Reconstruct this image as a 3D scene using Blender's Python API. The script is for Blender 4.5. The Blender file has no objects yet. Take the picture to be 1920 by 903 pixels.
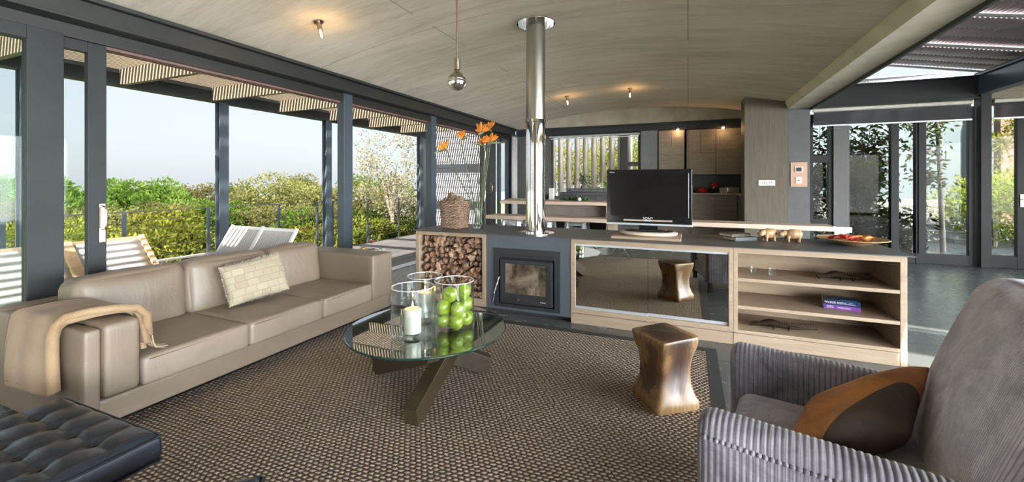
import bpy, bmesh, math, random
from mathutils import Vector, Matrix, Euler, noise
PI = math.pi
SC = bpy.context.scene
COL = SC.collection

# ------------------------------------------------------------------ camera, sky, sun, exposure
F_PX, EYE = 790.0, 1.40
YAW = math.atan(330.0/790.0)
cam_d = bpy.data.cameras.new('camera')
cam_d.sensor_width = 36.0
cam_d.lens = F_PX/1920.0*36.0
cam_d.shift_y = -(451.5-341.0)/1920.0
cam_d.clip_start = 0.05
cam_d.clip_end = 3000
cam = bpy.data.objects.new('camera', cam_d)
COL.objects.link(cam)
cam.location = (0, 0, EYE)
cam.rotation_euler = (PI/2, 0, YAW)
SC.camera = cam

SUN_DIR = Vector((0.2, -1.15, 1.0)).normalized()      # towards the sun
SKY_BASE, GLOW, GLOW_POW = .158, 9.5, 3.5
GLOW_DIR = tuple(Vector((.95,-.30,.05)).normalized())
world = bpy.data.worlds.new('sky')
SC.world = world
world.use_nodes = True
wn, wl = world.node_tree.nodes, world.node_tree.links
wn.clear()
w_out = wn.new('ShaderNodeOutputWorld')
w_bg = wn.new('ShaderNodeBackground')
w_sky = wn.new('ShaderNodeTexSky')
w_sky.sky_type = 'NISHITA'
w_sky.sun_disc = False
w_sky.sun_elevation = math.asin(SUN_DIR.z)
w_sky.sun_rotation = math.atan2(SUN_DIR.x, SUN_DIR.y)
w_sky.air_density = 1.0
w_sky.dust_density = 2.5
w_mix = wn.new('ShaderNodeMixRGB')
w_mix.inputs[0].default_value = 0.72
w_scale = wn.new('ShaderNodeMixRGB')
w_scale.blend_type = 'MULTIPLY'
w_scale.inputs[0].default_value = 1.0
w_scale.inputs[2].default_value = (0.16, 0.16, 0.16, 1)
w_mix.inputs[2].default_value = (.93, 1.0, 1.06, 1)
wl.new(w_sky.outputs[0], w_scale.inputs[1])
wl.new(w_scale.outputs[0], w_mix.inputs[1])
w_bg.inputs[1].default_value = 1.0
# sky glow added low on the right, away from the sun, to brighten indoors
w_tc = wn.new('ShaderNodeTexCoord')
w_dot = wn.new('ShaderNodeVectorMath'); w_dot.operation = 'DOT_PRODUCT'
w_dot.inputs[1].default_value = GLOW_DIR
w_max = wn.new('ShaderNodeMath'); w_max.operation = 'MAXIMUM'; w_max.inputs[1].default_value = 0
w_pow = wn.new('ShaderNodeMath'); w_pow.operation = 'POWER'; w_pow.inputs[1].default_value = GLOW_POW
w_mul = wn.new('ShaderNodeMath'); w_mul.operation = 'MULTIPLY_ADD'; w_mul.inputs[1].default_value = GLOW; w_mul.inputs[2].default_value = SKY_BASE
w_fin = wn.new('ShaderNodeMixRGB'); w_fin.blend_type = 'MULTIPLY'; w_fin.inputs[0].default_value = 1
wl.new(w_tc.outputs['Generated'], w_dot.inputs[0]); wl.new(w_dot.outputs['Value'], w_max.inputs[0])
wl.new(w_max.outputs[0], w_pow.inputs[0]); wl.new(w_pow.outputs[0], w_mul.inputs[0])
wl.new(w_mix.outputs[0], w_fin.inputs[1]); wl.new(w_mul.outputs[0], w_fin.inputs[2])
wl.new(w_fin.outputs[0], w_bg.inputs[0])
wl.new(w_bg.outputs[0], w_out.inputs[0])

sun_d = bpy.data.lights.new('sun', 'SUN')
sun_d.energy = 4.5
sun_d.angle = math.radians(0.6)
sun_d.color = (1.0, 0.94, 0.84)
sun = bpy.data.objects.new('sun', sun_d)
COL.objects.link(sun)
sun.rotation_euler = SUN_DIR.to_track_quat('Z', 'Y').to_euler()
sun.location = (3, -8, 12)

SC.view_settings.view_transform = 'Standard'
SC.view_settings.look = 'None'
SC.view_settings.exposure = 2.78
SC.view_settings.gamma = 1.0
SC.view_settings.use_curve_mapping = False
SC.cycles.use_denoising = True
SC.cycles.max_bounces = 10
SC.cycles.diffuse_bounces = 5
SC.cycles.glossy_bounces = 5
SC.cycles.transparent_max_bounces = 24
SC.cycles.transmission_bounces = 6
SC.cycles.sample_clamp_indirect = 6.0
SC.cycles.caustics_reflective = False
SC.cycles.caustics_refractive = False

# ------------------------------------------------------------------ mesh building helpers
class MB:
    def __init__(s):
        s.v, s.f, s.m = [], [], []
        s.mi = 0
    def add(s, vs, fs):
        o = len(s.v)
        s.v += [tuple(p) for p in vs]
        for f in fs:
            s.f.append(tuple(i+o for i in f)); s.m.append(s.mi)
        return s
    def box(s, x0, y0, z0, x1, y1, z1):
        if x0 > x1: x0, x1 = x1, x0
        if y0 > y1: y0, y1 = y1, y0
        if z0 > z1: z0, z1 = z1, z0
        return s.add([(x0,y0,z0),(x1,y0,z0),(x1,y1,z0),(x0,y1,z0),(x0,y0,z1),(x1,y0,z1),(x1,y1,z1),(x0,y1,z1)],
                     [(0,3,2,1),(4,5,6,7),(0,1,5,4),(1,2,6,5),(2,3,7,6),(3,0,4,7)])
    def mbox(s, mat, sx, sy, sz):
        """box of full size sx,sy,sz centred on the matrix"""
        a, b, c = sx/2, sy/2, sz/2
        vs = [mat @ Vector(p) for p in [(-a,-b,-c),(a,-b,-c),(a,b,-c),(-a,b,-c),(-a,-b,c),(a,-b,c),(a,b,c),(-a,b,c)]]
        return s.add(vs, [(0,3,2,1),(4,5,6,7),(0,1,5,4),(1,2,6,5),(2,3,7,6),(3,0,4,7)])
    def bar(s, p0, p1, w, h, up=(0,0,1)):
        """rectangular bar from p0 to p1, w across, h along up"""
        p0, p1 = Vector(p0), Vector(p1)
        d = (p1-p0); L = d.length; d.normalize()
        up = Vector(up)
        a = d.cross(up)
        if a.length < 1e-4: a = d.cross(Vector((1,0,0)))
        a.normalize(); b = a.cross(d).normalized()
        vs = []
        for q in (p0, p1):
            for i, j in ((-1,-1),(1,-1),(1,1),(-1,1)):
                vs.append(q + a*i*w/2 + b*j*h/2)
        return s.add(vs, [(0,1,2,3),(7,6,5,4),(0,4,5,1),(1,5,6,2),(2,6,7,3),(3,7,4,0)])
    def tube(s, pts, r, n=10, cap=True, closed=False):
        pts = [Vector(p) for p in pts]
        rs = r if isinstance(r, (list, tuple)) else [r]*len(pts)
        vs, N = [], len(pts)
        prev = None
        for i, p in enumerate(pts):
            if closed: t = pts[(i+1) % N]-pts[i-1]
            else: t = pts[min(i+1, N-1)]-pts[max(i-1, 0)]
            t.normalize()
            if prev is None:
                a = t.cross(Vector((0,0,1)))
                if a.length < 0.05: a = t.cross(Vector((1,0,0)))
            else:
                a = prev - t*prev.dot(t)
                if a.length < 1e-5: a = t.cross(Vector((1,0,0)))
            a.normalize(); prev = a; b = t.cross(a)
            for k in range(n):
                an = 2*PI*k/n
                vs.append(p + (a*math.cos(an)+b*math.sin(an))*rs[i])
        fs = []
        M = N if closed else N-1
        for i in range(M):
            for k in range(n):
                i2 = (i+1) % N; k2 = (k+1) % n
                fs.append((i*n+k, i2*n+k, i2*n+k2, i*n+k2)[::-1])
        if cap and not closed:
            fs.append(tuple(range(n))); fs.append(tuple(reversed(range((N-1)*n, N*n))))
        return s.add(vs, fs)
    def cyl(s, p0, p1, r, n=24, r2=None, cap=True):
        return s.tube([p0, p1], [r, r if r2 is None else r2], n, cap)
    def lathe(s, prof, c=(0,0,0), n=32, close=False):
        """prof: list of (r, z)"""
        vs, fs = [], []
        for r, z in prof:
            for k in range(n):
                a = 2*PI*k/n
                vs.append((c[0]+r*math.cos(a), c[1]+r*math.sin(a), c[2]+z))
        P = len(prof)
        for i in range(P-1 if not close else P):
            j = (i+1) % P
            for k in range(n):
                k2 = (k+1) % n
                fs.append((i*n+k, i*n+k2, j*n+k2, j*n+k))
        if not close:
            if prof[0][0] > 1e-5: fs.append(tuple(reversed(range(n))))
            if prof[-1][0] > 1e-5: fs.append(tuple(range((P-1)*n, P*n)))
        return s.add(vs, fs)
    def prism(s, poly, axis, a0, a1):
        """extrude 2-D poly along axis; coords order: x->(y,z), y->(x,z), z->(x,y)"""
        def P(u, v, a):
            return (a,u,v) if axis == 'x' else ((u,a,v) if axis == 'y' else (u,v,a))
        n = len(poly)
        vs = [P(u, v, a0) for u, v in poly]+[P(u, v, a1) for u, v in poly]
        fs = [tuple(range(n)), tuple(reversed(range(n, 2*n)))]
        for i in range(n):
            j = (i+1) % n
            fs.append((i, i+n, j+n, j))
        return s.add(vs, fs)
    def grid(s, fn, nu, nv, cu=False, cv=False):
        vs = [fn(i/(nu if cu else nu-1), j/(nv if cv else nv-1)) for i in range(nu) for j in range(nv)]
        fs = []
        for i in range(nu if cu else nu-1):
            for j in range(nv if cv else nv-1):
                i2, j2 = (i+1) % nu, (j+1) % nv
                fs.append((i*nv+j, i2*nv+j, i2*nv+j2, i*nv+j2))
        return s.add(vs, fs)
    def ball(s, c, r, nu=16, nv=10, fn=None):
        vs, fs = [], []
        rx, ry, rz = (r, r, r) if not isinstance(r, (list, tuple)) else r
        for j in range(nv+1):
            th = PI*j/nv
            for i in range(nu):
                ph = 2*PI*i/nu
                d = Vector((math.sin(th)*math.cos(ph), math.sin(th)*math.sin(ph), math.cos(th)))
                q = fn(d) if fn else d
                vs.append((c[0]+q[0]*rx, c[1]+q[1]*ry, c[2]+q[2]*rz))
        for j in range(nv):
            for i in range(nu):
                i2 = (i+1) % nu
                fs.append((j*nu+i, (j+1)*nu+i, (j+1)*nu+i2, j*nu+i2))
        return s.add(vs, fs)
    def pillow(s, mat, sx, sy, sz, r=0.04, n=10, puff=(0,0,0), fn=None):
        """rounded box of full size, with swelling faces; mat places it"""
        hx, hy, hz = sx/2, sy/2, sz/2
        r = min(r, hx*.999, hy*.999, hz*.999)
        tt = [math.sin((i/n-.5)*PI) for i in range(n+1)]
        seen = {}; vs = []; fs = []
        def vert(p):
            k = tuple(round(c, 5) for c in p)
            if k in seen: return seen[k]
            x, y, z = p
            P = Vector((x*hx, y*hy, z*hz))
            Q = Vector((max(-hx+r, min(hx-r, P.x)), max(-hy+r, min(hy-r, P.y)), max(-hz+r, min(hz-r, P.z))))
            D = P-Q
            if D.length > 1e-7:
                D.normalize(); P = Q+D*r
            P.x += puff[0]*x*(1-y*y)*(1-z*z)
            P.y += puff[1]*y*(1-x*x)*(1-z*z)
            P.z += puff[2]*z*(1-x*x)*(1-y*y)
            if fn: P = Vector(fn(P, p))
            seen[k] = len(vs); vs.append(mat @ P)
            return seen[k]
        for ax in range(3):
            for sg in (-1, 1):
                for i in range(n):
                    for j in range(n):
                        q = []
                        for a, b in ((i, j), (i+1, j), (i+1, j+1), (i, j+1)):
                            p = [0, 0, 0]
                            p[ax] = sg; p[(ax+1) % 3] = tt[a]; p[(ax+2) % 3] = tt[b]
                            q.append(vert(p))
                        fs.append(tuple(q) if sg > 0 else tuple(reversed(q)))
        return s.add(vs, fs)

def T(x, y, z, rx=0, ry=0, rz=0):
    return Matrix.Translation((x, y, z)) @ Euler((rx, ry, rz)).to_matrix().to_4x4()

WM = {}
def thing(name, loc, label, cat, group=None, rz=0.0):
    o = bpy.data.objects.new(name, None)
    COL.objects.link(o)
    o.location = loc; o.rotation_euler = (0, 0, rz); o.empty_display_size = 0.1
    WM[o.name] = T(loc[0], loc[1], loc[2], 0, 0, rz)
    o['label'] = label; o['category'] = cat
    if group: o['group'] = group
    return o

def obj(name, mb, mat, parent=None, label=None, cat=None, group=None, kind=None, smooth=False, bevel=0, seg=2, local=False, loc=None, angle=40, sub=0):
    vs = [Vector(p) for p in mb.v]
    me = bpy.data.meshes.new(name)
    o = bpy.data.objects.new(name, me)
    COL.objects.link(o)
    if parent is not None:
        if not local:
            inv = WM[parent.name].inverted()
            vs = [inv @ p for p in vs]
        o.parent = parent
        WM[o.name] = WM[parent.name].copy()
    else:
        if loc is None:
            xs = [p.x for p in vs]; ys = [p.y for p in vs]; zs = [p.z for p in vs]
            loc = Vector(((min(xs)+max(xs))/2, (min(ys)+max(ys))/2, min(zs)))
        loc = Vector(loc)
        vs = [p-loc for p in vs]
        o.location = loc
        WM[o.name] = Matrix.Translation(loc)
    me.from_pydata(vs, [], mb.f)
    mats = mat if isinstance(mat, (list, tuple)) else [mat]
    for m in mats: me.materials.append(m)
    if len(mats) > 1:
        me.polygons.foreach_set('material_index', mb.m)
    if smooth:
        me.polygons.foreach_set('use_smooth', [True]*len(me.polygons))
        if smooth != 'all' and hasattr(me, 'set_sharp_from_angle'):
            me.set_sharp_from_angle(angle=math.radians(angle))
    me.update()
    if bevel:
        b = o.modifiers.new('bevel', 'BEVEL'); b.width = bevel; b.segments = seg
        b.limit_method = 'ANGLE'; b.angle_limit = math.radians(35)
    if sub:
        b = o.modifiers.new('subsurf', 'SUBSURF'); b.levels = sub; b.render_levels = sub
    if label: o['label'] = label
    if cat: o['category'] = cat
    if group: o['group'] = group
    if kind: o['kind'] = kind
    return o

def copy_tree(o, parent=None):
    c = o.copy(); COL.objects.link(c); c.parent = parent
    for ch in list(o.children): copy_tree(ch, c)
    return c

def dup(root, loc, rz=None, label=None, group=None, scale=None, rot=None):
    c = copy_tree(root)
    c.location = loc
    if rz is not None: c.rotation_euler[2] = rz
    if rot is not None: c.rotation_euler = rot
    if scale: c.scale = (scale,)*3 if not isinstance(scale, (tuple, list)) else scale
    if label: c['label'] = label
    if group: c['group'] = group
    return c

# ------------------------------------------------------------------ materials
def srgb(r, g, b):
    f = lambda c: (c/255/12.92) if c/255 <= .04045 else ((c/255+.055)/1.055)**2.4
    return (f(r), f(g), f(b), 1)

class NT:
    def __init__(s, name):
        s.m = bpy.data.materials.new(name); s.m.use_nodes = True
        s.n, s.l = s.m.node_tree.nodes, s.m.node_tree.links
        s.n.clear()
        s.out = s.n.new('ShaderNodeOutputMaterial')
        s.tc = s.n.new('ShaderNodeTexCoord')
    def node(s, t, **kw):
        n = s.n.new(t)
        for k, v in kw.items(): setattr(n, k, v)
        return n
    def link(s, a, b): s.l.new(a, b)
    def coords(s, scale=(1,1,1), rot=(0,0,0), src='Object'):
        mp = s.n.new('ShaderNodeMapping')
        mp.inputs['Scale'].default_value = scale
        mp.inputs['Rotation'].default_value = rot
        s.link(s.tc.outputs[src], mp.inputs[0])
        return mp.outputs[0]
    def noise(s, vec, scale, detail=4, rough=.55, dist=0):
        n = s.n.new('ShaderNodeTexNoise')
        n.inputs['Scale'].default_value = scale; n.inputs['Detail'].default_value = detail
        n.inputs['Roughness'].default_value = rough; n.inputs['Distortion'].default_value = dist
        s.link(vec, n.inputs['Vector'])
        return n.outputs['Fac']
    def ramp(s, fac, stops):
        r = s.n.new('ShaderNodeValToRGB')
        e = r.color_ramp.elements
        while len(e) < len(stops): e.new(.5)
        for el, (p, c) in zip(e, stops):
            el.position = p; el.color = c
        s.link(fac, r.inputs[0])
        return r.outputs[0]
    def math(s, op, a, b=None, c=None):
        n = s.n.new('ShaderNodeMath'); n.operation = op
        for i, x in enumerate((a, b, c)):
            if x is None: continue
            if isinstance(x, (int, float)): n.inputs[i].default_value = x
            else: s.link(x, n.inputs[i])
        return n.outputs[0]
    def mix(s, fac, a, b, mode='MIX'):
        n = s.n.new('ShaderNodeMixRGB'); n.blend_type = mode
        for i, x in enumerate((fac, a, b)):
            if isinstance(x, (int, float)): n.inputs[i].default_value = x
            elif isinstance(x, tuple): n.inputs[i].default_value = x
            else: s.link(x, n.inputs[i])
        return n.outputs[0]
    def bump(s, h, strength=.3, dist=.01, normal=None):
        n = s.n.new('ShaderNodeBump')
        n.inputs['Strength'].default_value = strength; n.inputs['Distance'].default_value = dist
        s.link(h, n.inputs['Height'])
        if normal is not None: s.link(normal, n.inputs['Normal'])
        return n.outputs[0]
    def bsdf(s, color, rough=.5, metal=0, bump=None, sheen=0, coat=0, spec=.5, emis=None, emis_str=0, sss=0):
        p = s.n.new('ShaderNodeBsdfPrincipled')
        for k, x in (('Base Color', color), ('Roughness', rough), ('Metallic', metal)):
            if isinstance(x, (int, float, tuple)): p.inputs[k].default_value = x
            else: s.link(x, p.inputs[k])
        p.inputs['Specular IOR Level'].default_value = spec
        if sheen:
            p.inputs['Sheen Weight'].default_value = sheen; p.inputs['Sheen Roughness'].default_value = .4
        if coat:
            p.inputs['Coat Weight'].default_value = coat; p.inputs['Coat Roughness'].default_value = .12
        if emis:
            p.inputs['Emission Color'].default_value = emis; p.inputs['Emission Strength'].default_value = emis_str
        if bump is not None: s.link(bump, p.inputs['Normal'])
        s.link(p.outputs[0], s.out.inputs[0])
        return p

def lerp(c, k):
    return (min(1, c[0]*k), min(1, c[1]*k), min(1, c[2]*k), 1)

def plain(name, c, rough=.5, metal=0, var=.12, scale=8, bump=0, bdist=.004, bscale=None, **kw):
    t = NT(name)
    v = t.coords()
    n = t.noise(v, scale)
    col = t.ramp(n, [(.3, lerp(c, 1-var)), (.7, lerp(c, 1+var))])
    bp = t.bump(t.noise(v, bscale or scale*4), bump, bdist) if bump else None
    t.bsdf(col, rough, metal, bp, **kw)
    return t.m

def wood(name, c1, c2, axis='x', scale=1.0, rough=.5, planks=0, bump=.08, coat=0, gap=(.02,.015,.01,1)):
    t = NT(name)
    k = {'x': (1.2, 14, 14), 'y': (14, 1.2, 14), 'z': (14, 14, 1.2)}[axis]
    v = t.coords(tuple(q*scale for q in k))
    n1 = t.noise(v, 1.6, 6, .6, .6)
    n2 = t.noise(v, 7, 4, .6, .2)
    f = t.math('ADD', t.math('MULTIPLY', n1, .7), t.math('MULTIPLY', n2, .3))
    col = t.ramp(f, [(.32, c1), (.68, c2)])
    t.bsdf(col, rough, 0, t.bump(f, bump, .004), coat=coat)
    return t.m

def thin_glass(name, tint=(.96, .985, .97, 1), base=.045, gain=1.0, rough=0.0):
    t = NT(name)
    lw = t.node('ShaderNodeLayerWeight'); lw.inputs['Blend'].default_value = .5
    p = t.math('POWER', lw.outputs['Facing'], 4.0)
    f = t.math('MINIMUM', t.math('MULTIPLY', t.math('ADD', t.math('MULTIPLY', p, .95), base), gain), 1.0)
    tr = t.node('ShaderNodeBsdfTransparent'); tr.inputs[0].default_value = tint
    gl = t.node('ShaderNodeBsdfGlossy'); gl.inputs['Roughness'].default_value = rough
    mx = t.node('ShaderNodeMixShader')
    t.link(f, mx.inputs[0]); t.link(tr.outputs[0], mx.inputs[1]); t.link(gl.outputs[0], mx.inputs[2])
    t.link(mx.outputs[0], t.out.inputs[0])
    return t.m

# concrete of the vault: board-marked along x, faint pour joints
def concrete_mat():
    t = NT('vault_concrete')
    v = t.coords((.7, 5.0, 1))
    n1 = t.noise(v, 1.2, 6, .62, .8)
    n2 = t.noise(t.coords((1, 1, 1)), .9, 3, .5)
    n3 = t.noise(t.coords((3, 22, 1)), 2.0, 5, .6, .4)
    f = t.math('ADD', t.math('ADD', t.math('MULTIPLY', n1, .45), t.math('MULTIPLY', n2, .3)), t.math('MULTIPLY', n3, .25))
    col = t.ramp(f, [(.34, (.52, .46, .365, 1)), (.5, (.70, .63, .515, 1)), (.66, (.83, .76, .64, 1))])
    sep = t.node('ShaderNodeSeparateXYZ'); t.link(t.tc.outputs['Object'], sep.inputs[0])
    def line(sock, period, off, w):
        m = t.math('ABSOLUTE', t.math('SUBTRACT', t.math('FRACT', t.math('ADD', t.math('DIVIDE', sock, period), off)), .5))
        return t.math('LESS_THAN', m, w/period)
    lx = line(sep.outputs[0], 2.55, JX, .006)
    ly = line(sep.outputs[1], 2.9, .15, .004)
    j = t.math('MULTIPLY', t.math('MAXIMUM', lx, ly), t.math('GREATER_THAN', n2, .44))
    col = t.mix(t.math('MULTIPLY', j, .6), col, (.12, .1, .08, 1))
    t.bsdf(col, .8, 0, t.bump(f, .25, .01))
    return t.m

def rug_mat():
    t = NT('woven_sisal')
    sep = t.node('ShaderNodeSeparateXYZ'); t.link(t.tc.outputs['Object'], sep.inputs[0])
    px, py = .034, .0235
    row = t.math('FLOOR', t.math('DIVIDE', sep.outputs[1], py))
    odd = t.math('MULTIPLY', t.math('MODULO', t.math('ABSOLUTE', row), 2.0), .5)
    wob = t.math('MULTIPLY', t.noise(t.coords((9, 60, 1)), 1.0, 2), .8)
    fx = t.math('FRACT', t.math('ADD', t.math('ADD', t.math('DIVIDE', sep.outputs[0], px), odd), wob))
    fy = t.math('FRACT', t.math('DIVIDE', sep.outputs[1], py))
    bx = t.math('SINE', t.math('MULTIPLY', fx, PI)); by = t.math('SINE', t.math('MULTIPLY', fy, PI))
    h = t.math('MULTIPLY', t.math('POWER', bx, .6), t.math('POWER', by, .6))
    fine = t.noise(t.coords((60, 160, 60)), 3, 2)
    big = t.noise(t.coords((1, 1, 1)), 2.2, 4)
    c = t.ramp(h, [(.18, (.035, .022, .015, 1)), (.5, (.17, .12, .085, 1)), (.85, (.40, .315, .24, 1))])
    c = t.mix(.35, c, t.ramp(fine, [(.3, (.4, .36, .3, 1)), (.7, (1.5, 1.4, 1.25, 1))]), 'MULTIPLY')
    c = t.mix(.3, c, t.ramp(big, [(.3, (.6, .6, .6, 1)), (.7, (1.3, 1.3, 1.3, 1))]), 'MULTIPLY')
    t.bsdf(c, .85, 0, t.bump(h, .9, .012))
    return t.m

def floor_mat():
    t = NT('polished_concrete_floor')
    v = t.coords((1, 1, 1))
    n1 = t.noise(v, .9, 4, .5, .3); n2 = t.noise(v, 4, 3, .5)
    f = t.math('ADD', t.math('MULTIPLY', n1, .7), t.math('MULTIPLY', n2, .3))
    col = t.ramp(f, [(.3, (.06, .065, .062, 1)), (.55, (.09, .098, .094, 1)), (.75, (.125, .135, .13, 1))])
    sep = t.node('ShaderNodeSeparateXYZ'); t.link(t.tc.outputs['Object'], sep.inputs[0])
    m = t.math('LESS_THAN', t.math('ABSOLUTE', t.math('SUBTRACT', t.math('FRACT', t.math('DIVIDE', sep.outputs[1], 1.05)), .5)), .006)
    col = t.mix(t.math('MULTIPLY', m, .7), col, (.03, .03, .028, 1))
    r = t.math('ADD', t.math('MULTIPLY', n2, .18), .17)
    t.bsdf(col, r, 0)
    return t.m

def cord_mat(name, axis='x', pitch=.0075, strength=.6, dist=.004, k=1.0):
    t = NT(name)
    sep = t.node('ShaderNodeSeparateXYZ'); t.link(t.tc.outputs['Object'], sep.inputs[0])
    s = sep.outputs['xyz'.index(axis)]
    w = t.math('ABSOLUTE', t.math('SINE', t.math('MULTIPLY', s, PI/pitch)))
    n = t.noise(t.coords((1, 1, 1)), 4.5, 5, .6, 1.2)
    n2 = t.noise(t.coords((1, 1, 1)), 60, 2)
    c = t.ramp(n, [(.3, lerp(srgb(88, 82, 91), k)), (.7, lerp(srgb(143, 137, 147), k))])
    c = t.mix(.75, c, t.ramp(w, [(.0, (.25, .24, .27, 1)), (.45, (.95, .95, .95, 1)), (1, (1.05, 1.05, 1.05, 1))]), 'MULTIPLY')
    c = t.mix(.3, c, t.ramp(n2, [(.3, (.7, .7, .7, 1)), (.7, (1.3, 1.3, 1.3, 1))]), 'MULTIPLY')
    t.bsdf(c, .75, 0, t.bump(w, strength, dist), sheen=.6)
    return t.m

def emit(name, c, s):
    t = NT(name)
    e = t.node('ShaderNodeEmission'); e.inputs[0].default_value = c; e.inputs[1].default_value = s
    t.link(e.outputs[0], t.out.inputs[0])
    return t.m

def leaf_mat(name, c1, c2, trans=.35, scale=1.2):
    t = NT(name)
    oi = t.node('ShaderNodeObjectInfo')
    n = t.noise(t.coords((1, 1, 1)), scale, 3)
    n2 = t.noise(t.coords((1, 1, 1)), scale*9, 2)
    f = t.math('ADD', t.math('MULTIPLY', n, .55), t.math('MULTIPLY', n2, .45))
    c = t.ramp(f, [(.33, c1), (.67, c2)])
    hs = t.node('ShaderNodeHueSaturation')
    t.link(c, hs.inputs['Color'])
    t.link(t.math('ADD', t.math('MULTIPLY', oi.outputs['Random'], .5), .75), hs.inputs['Value'])
    t.link(t.math('ADD', t.math('MULTIPLY', oi.outputs['Random'], .03), .485), hs.inputs['Hue'])
    d = t.node('ShaderNodeBsdfDiffuse'); tr = t.node('ShaderNodeBsdfTranslucent')
    mx = t.node('ShaderNodeMixShader'); mx.inputs[0].default_value = trans
    t.link(hs.outputs[0], d.inputs[0]); t.link(hs.outputs[0], tr.inputs[0])
    t.link(d.outputs[0], mx.inputs[1]); t.link(tr.outputs[0], mx.inputs[2])
    t.link(mx.outputs[0], t.out.inputs[0])
    return t.m

JX = .5
M = {}
M['vault'] = concrete_mat()
M['concrete_beam'] = plain('beam_concrete', (.78, .72, .60, 1), .8, var=.12, scale=3, bump=.2)
M['concrete_wall'] = plain('end_wall_concrete', (.36, .32, .25, 1), .8, var=.2, scale=2.5, bump=.2)
M['steel'] = plain('dark_painted_steel', (.030, .033, .035, 1), .5, var=.12, scale=3, spec=.2)
M['steel_beam'] = plain('olive_black_beam_paint', (.016, .0165, .0145, 1), .45, var=.2, scale=2)
M['steel_dark'] = plain('dark_steel_recess', (.035, .037, .036, 1), .45, var=.15, scale=3)
M['steel_blue'] = plain('blue_grey_steel', (.055, .07, .085, 1), .45, var=.1, scale=3, spec=.3)
M['floor'] = floor_mat()
M['rug'] = rug_mat()
M['rug_border'] = plain('black_woven_border', (.018, .015, .014, 1), .9, var=.4, scale=200, bump=.5)
M['oak'] = wood('limed_oak', (.26, .185, .125, 1), (.375, .28, .195, 1), 'x', rough=.55)
M['oak_z'] = wood('limed_oak_upright', (.26, .185, .125, 1), (.375, .28, .195, 1), 'z', rough=.55)
M['worktop'] = plain('brushed_steel_top', (.075, .08, .083, 1), .42, .2, var=.14, scale=1.6)
M['stove_surround'] = plain('grey_steel_surround', (.085, .098, .115, 1), .42, .2, var=.1, scale=2)
M['stove_frame'] = plain('charcoal_stove_frame', (.028, .032, .036, 1), .42, .2, var=.1, scale=2)
M['black'] = plain('matt_black', (.012, .012, .012, 1), .55)
M['black_gloss'] = plain('gloss_black_plastic', (.008, .008, .009, 1), .12, var=.05, spec=.3)
M['chrome'] = plain('polished_chrome', (.82, .81, .78, 1), .04, 1, var=.02)
M['brushed'] = plain('brushed_stainless', (.42, .40, .36, 1), .27, 1, var=.06, scale=5)
M['nickel'] = plain('aged_nickel', (.36, .30, .24, 1), .3, 1, var=.1)
M['alu'] = plain('anodised_aluminium', (.62, .66, .70, 1), .35, .6, var=.04)
M['window_glass'] = thin_glass('window_glass', (.93, .955, .95, 1), .02, .35)
M['vase_glass'] = thin_glass('clear_vase_glass', (.97, .985, .98, 1), .035, .9)
M['table_glass'] = thin_glass('table_glass', (.80, .88, .84, 1), .10, 1.7)
M['table_rim'] = plain('green_glass_edge', (.008, .03, .024, 1), .2, var=.1, spec=.25)
def mirror_door():
    t = NT('dark_mirror_glass')
    t.bsdf((.58, .56, .50, 1), .015, 1.0)
    return t.m
M['mirror'] = mirror_door()
def stove_glass_mat():
    t = NT('sooty_stove_glass')
    n = t.noise(t.coords((1, 1, 1)), 5, 6, .65, .8)
    c = t.ramp(n, [(.35, (.035, .025, .017, 1)), (.5, (.11, .085, .06, 1)), (.68, (.24, .19, .135, 1))])
    t.bsdf(c, .12, 0, spec=.6)
    return t.m
M['stove_glass'] = stove_glass_mat()
M['cab_wood'] = wood('grey_stained_oak_across', (.19, .162, .124, 1), (.31, .268, .21, 1), 'x', 1.3, .55)
M['cab_wood_z'] = wood('grey_stained_oak_panel', (.072, .060, .040, 1), (.125, .106, .075, 1), 'z', 1.0, .55)
M['oak_pale'] = wood('pale_oak_slab', (.52, .385, .30, 1), (.66, .51, .41, 1), 'x', .8, .5)
M['deck'] = None

def deck_mat():
    t = NT('weathered_deck_boards')
    sep = t.node('ShaderNodeSeparateXYZ'); t.link(t.tc.outputs['Object'], sep.inputs[0])
    w = .095
    fr = t.math('FRACT', t.math('DIVIDE', sep.outputs[0], w))
    gap = t.math('LESS_THAN', fr, .07)
    idx = t.math('FLOOR', t.math('DIVIDE', sep.outputs[0], w))
    wn_ = t.node('ShaderNodeTexWhiteNoise'); wn_.noise_dimensions = '1D'; t.link(idx, wn_.inputs['W'])
    n = t.noise(t.coords((18, 1.5, 1)), 2, 5, .6)
    f = t.math('ADD', t.math('MULTIPLY', n, .6), t.math('MULTIPLY', wn_.outputs[0], .4))
    c = t.ramp(f, [(.25, (.135, .125, .122, 1)), (.75, (.225, .212, .208, 1))])  # deck colour set below its real tone to counter overbright daylight
    c = t.mix(gap, c, (.03, .028, .026, 1))
    t.bsdf(c, .75, 0, t.bump(t.math('SUBTRACT', 1.0, gap), .4, .006))
    return t.m
M['deck'] = deck_mat()
M['pine'] = wood('dimmed_pine', (.125, .10, .073, 1), (.165, .138, .105, 1), 'x', 1, .65)  # rafter pine darker than the slats so direct sun doesn't bleach it
M['pine_y'] = wood('pale_pine_slat', (.26, .195, .13, 1), (.38, .30, .215, 1), 'y', 1, .65)
M['teak'] = wood('teak_frame', (.42, .25, .14, 1), (.58, .38, .23, 1), 'y', 1, .55)
M['canvas'] = plain('white_canvas', (.36, .34, .325, 1), .85, var=.05, scale=6)
M['white_paint'] = plain('white_paint', (.62, .62, .62, 1), .5, var=.03)
M['white_metal'] = plain('white_enamel', (.76, .76, .77, 1), .25, var=.04)

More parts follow.
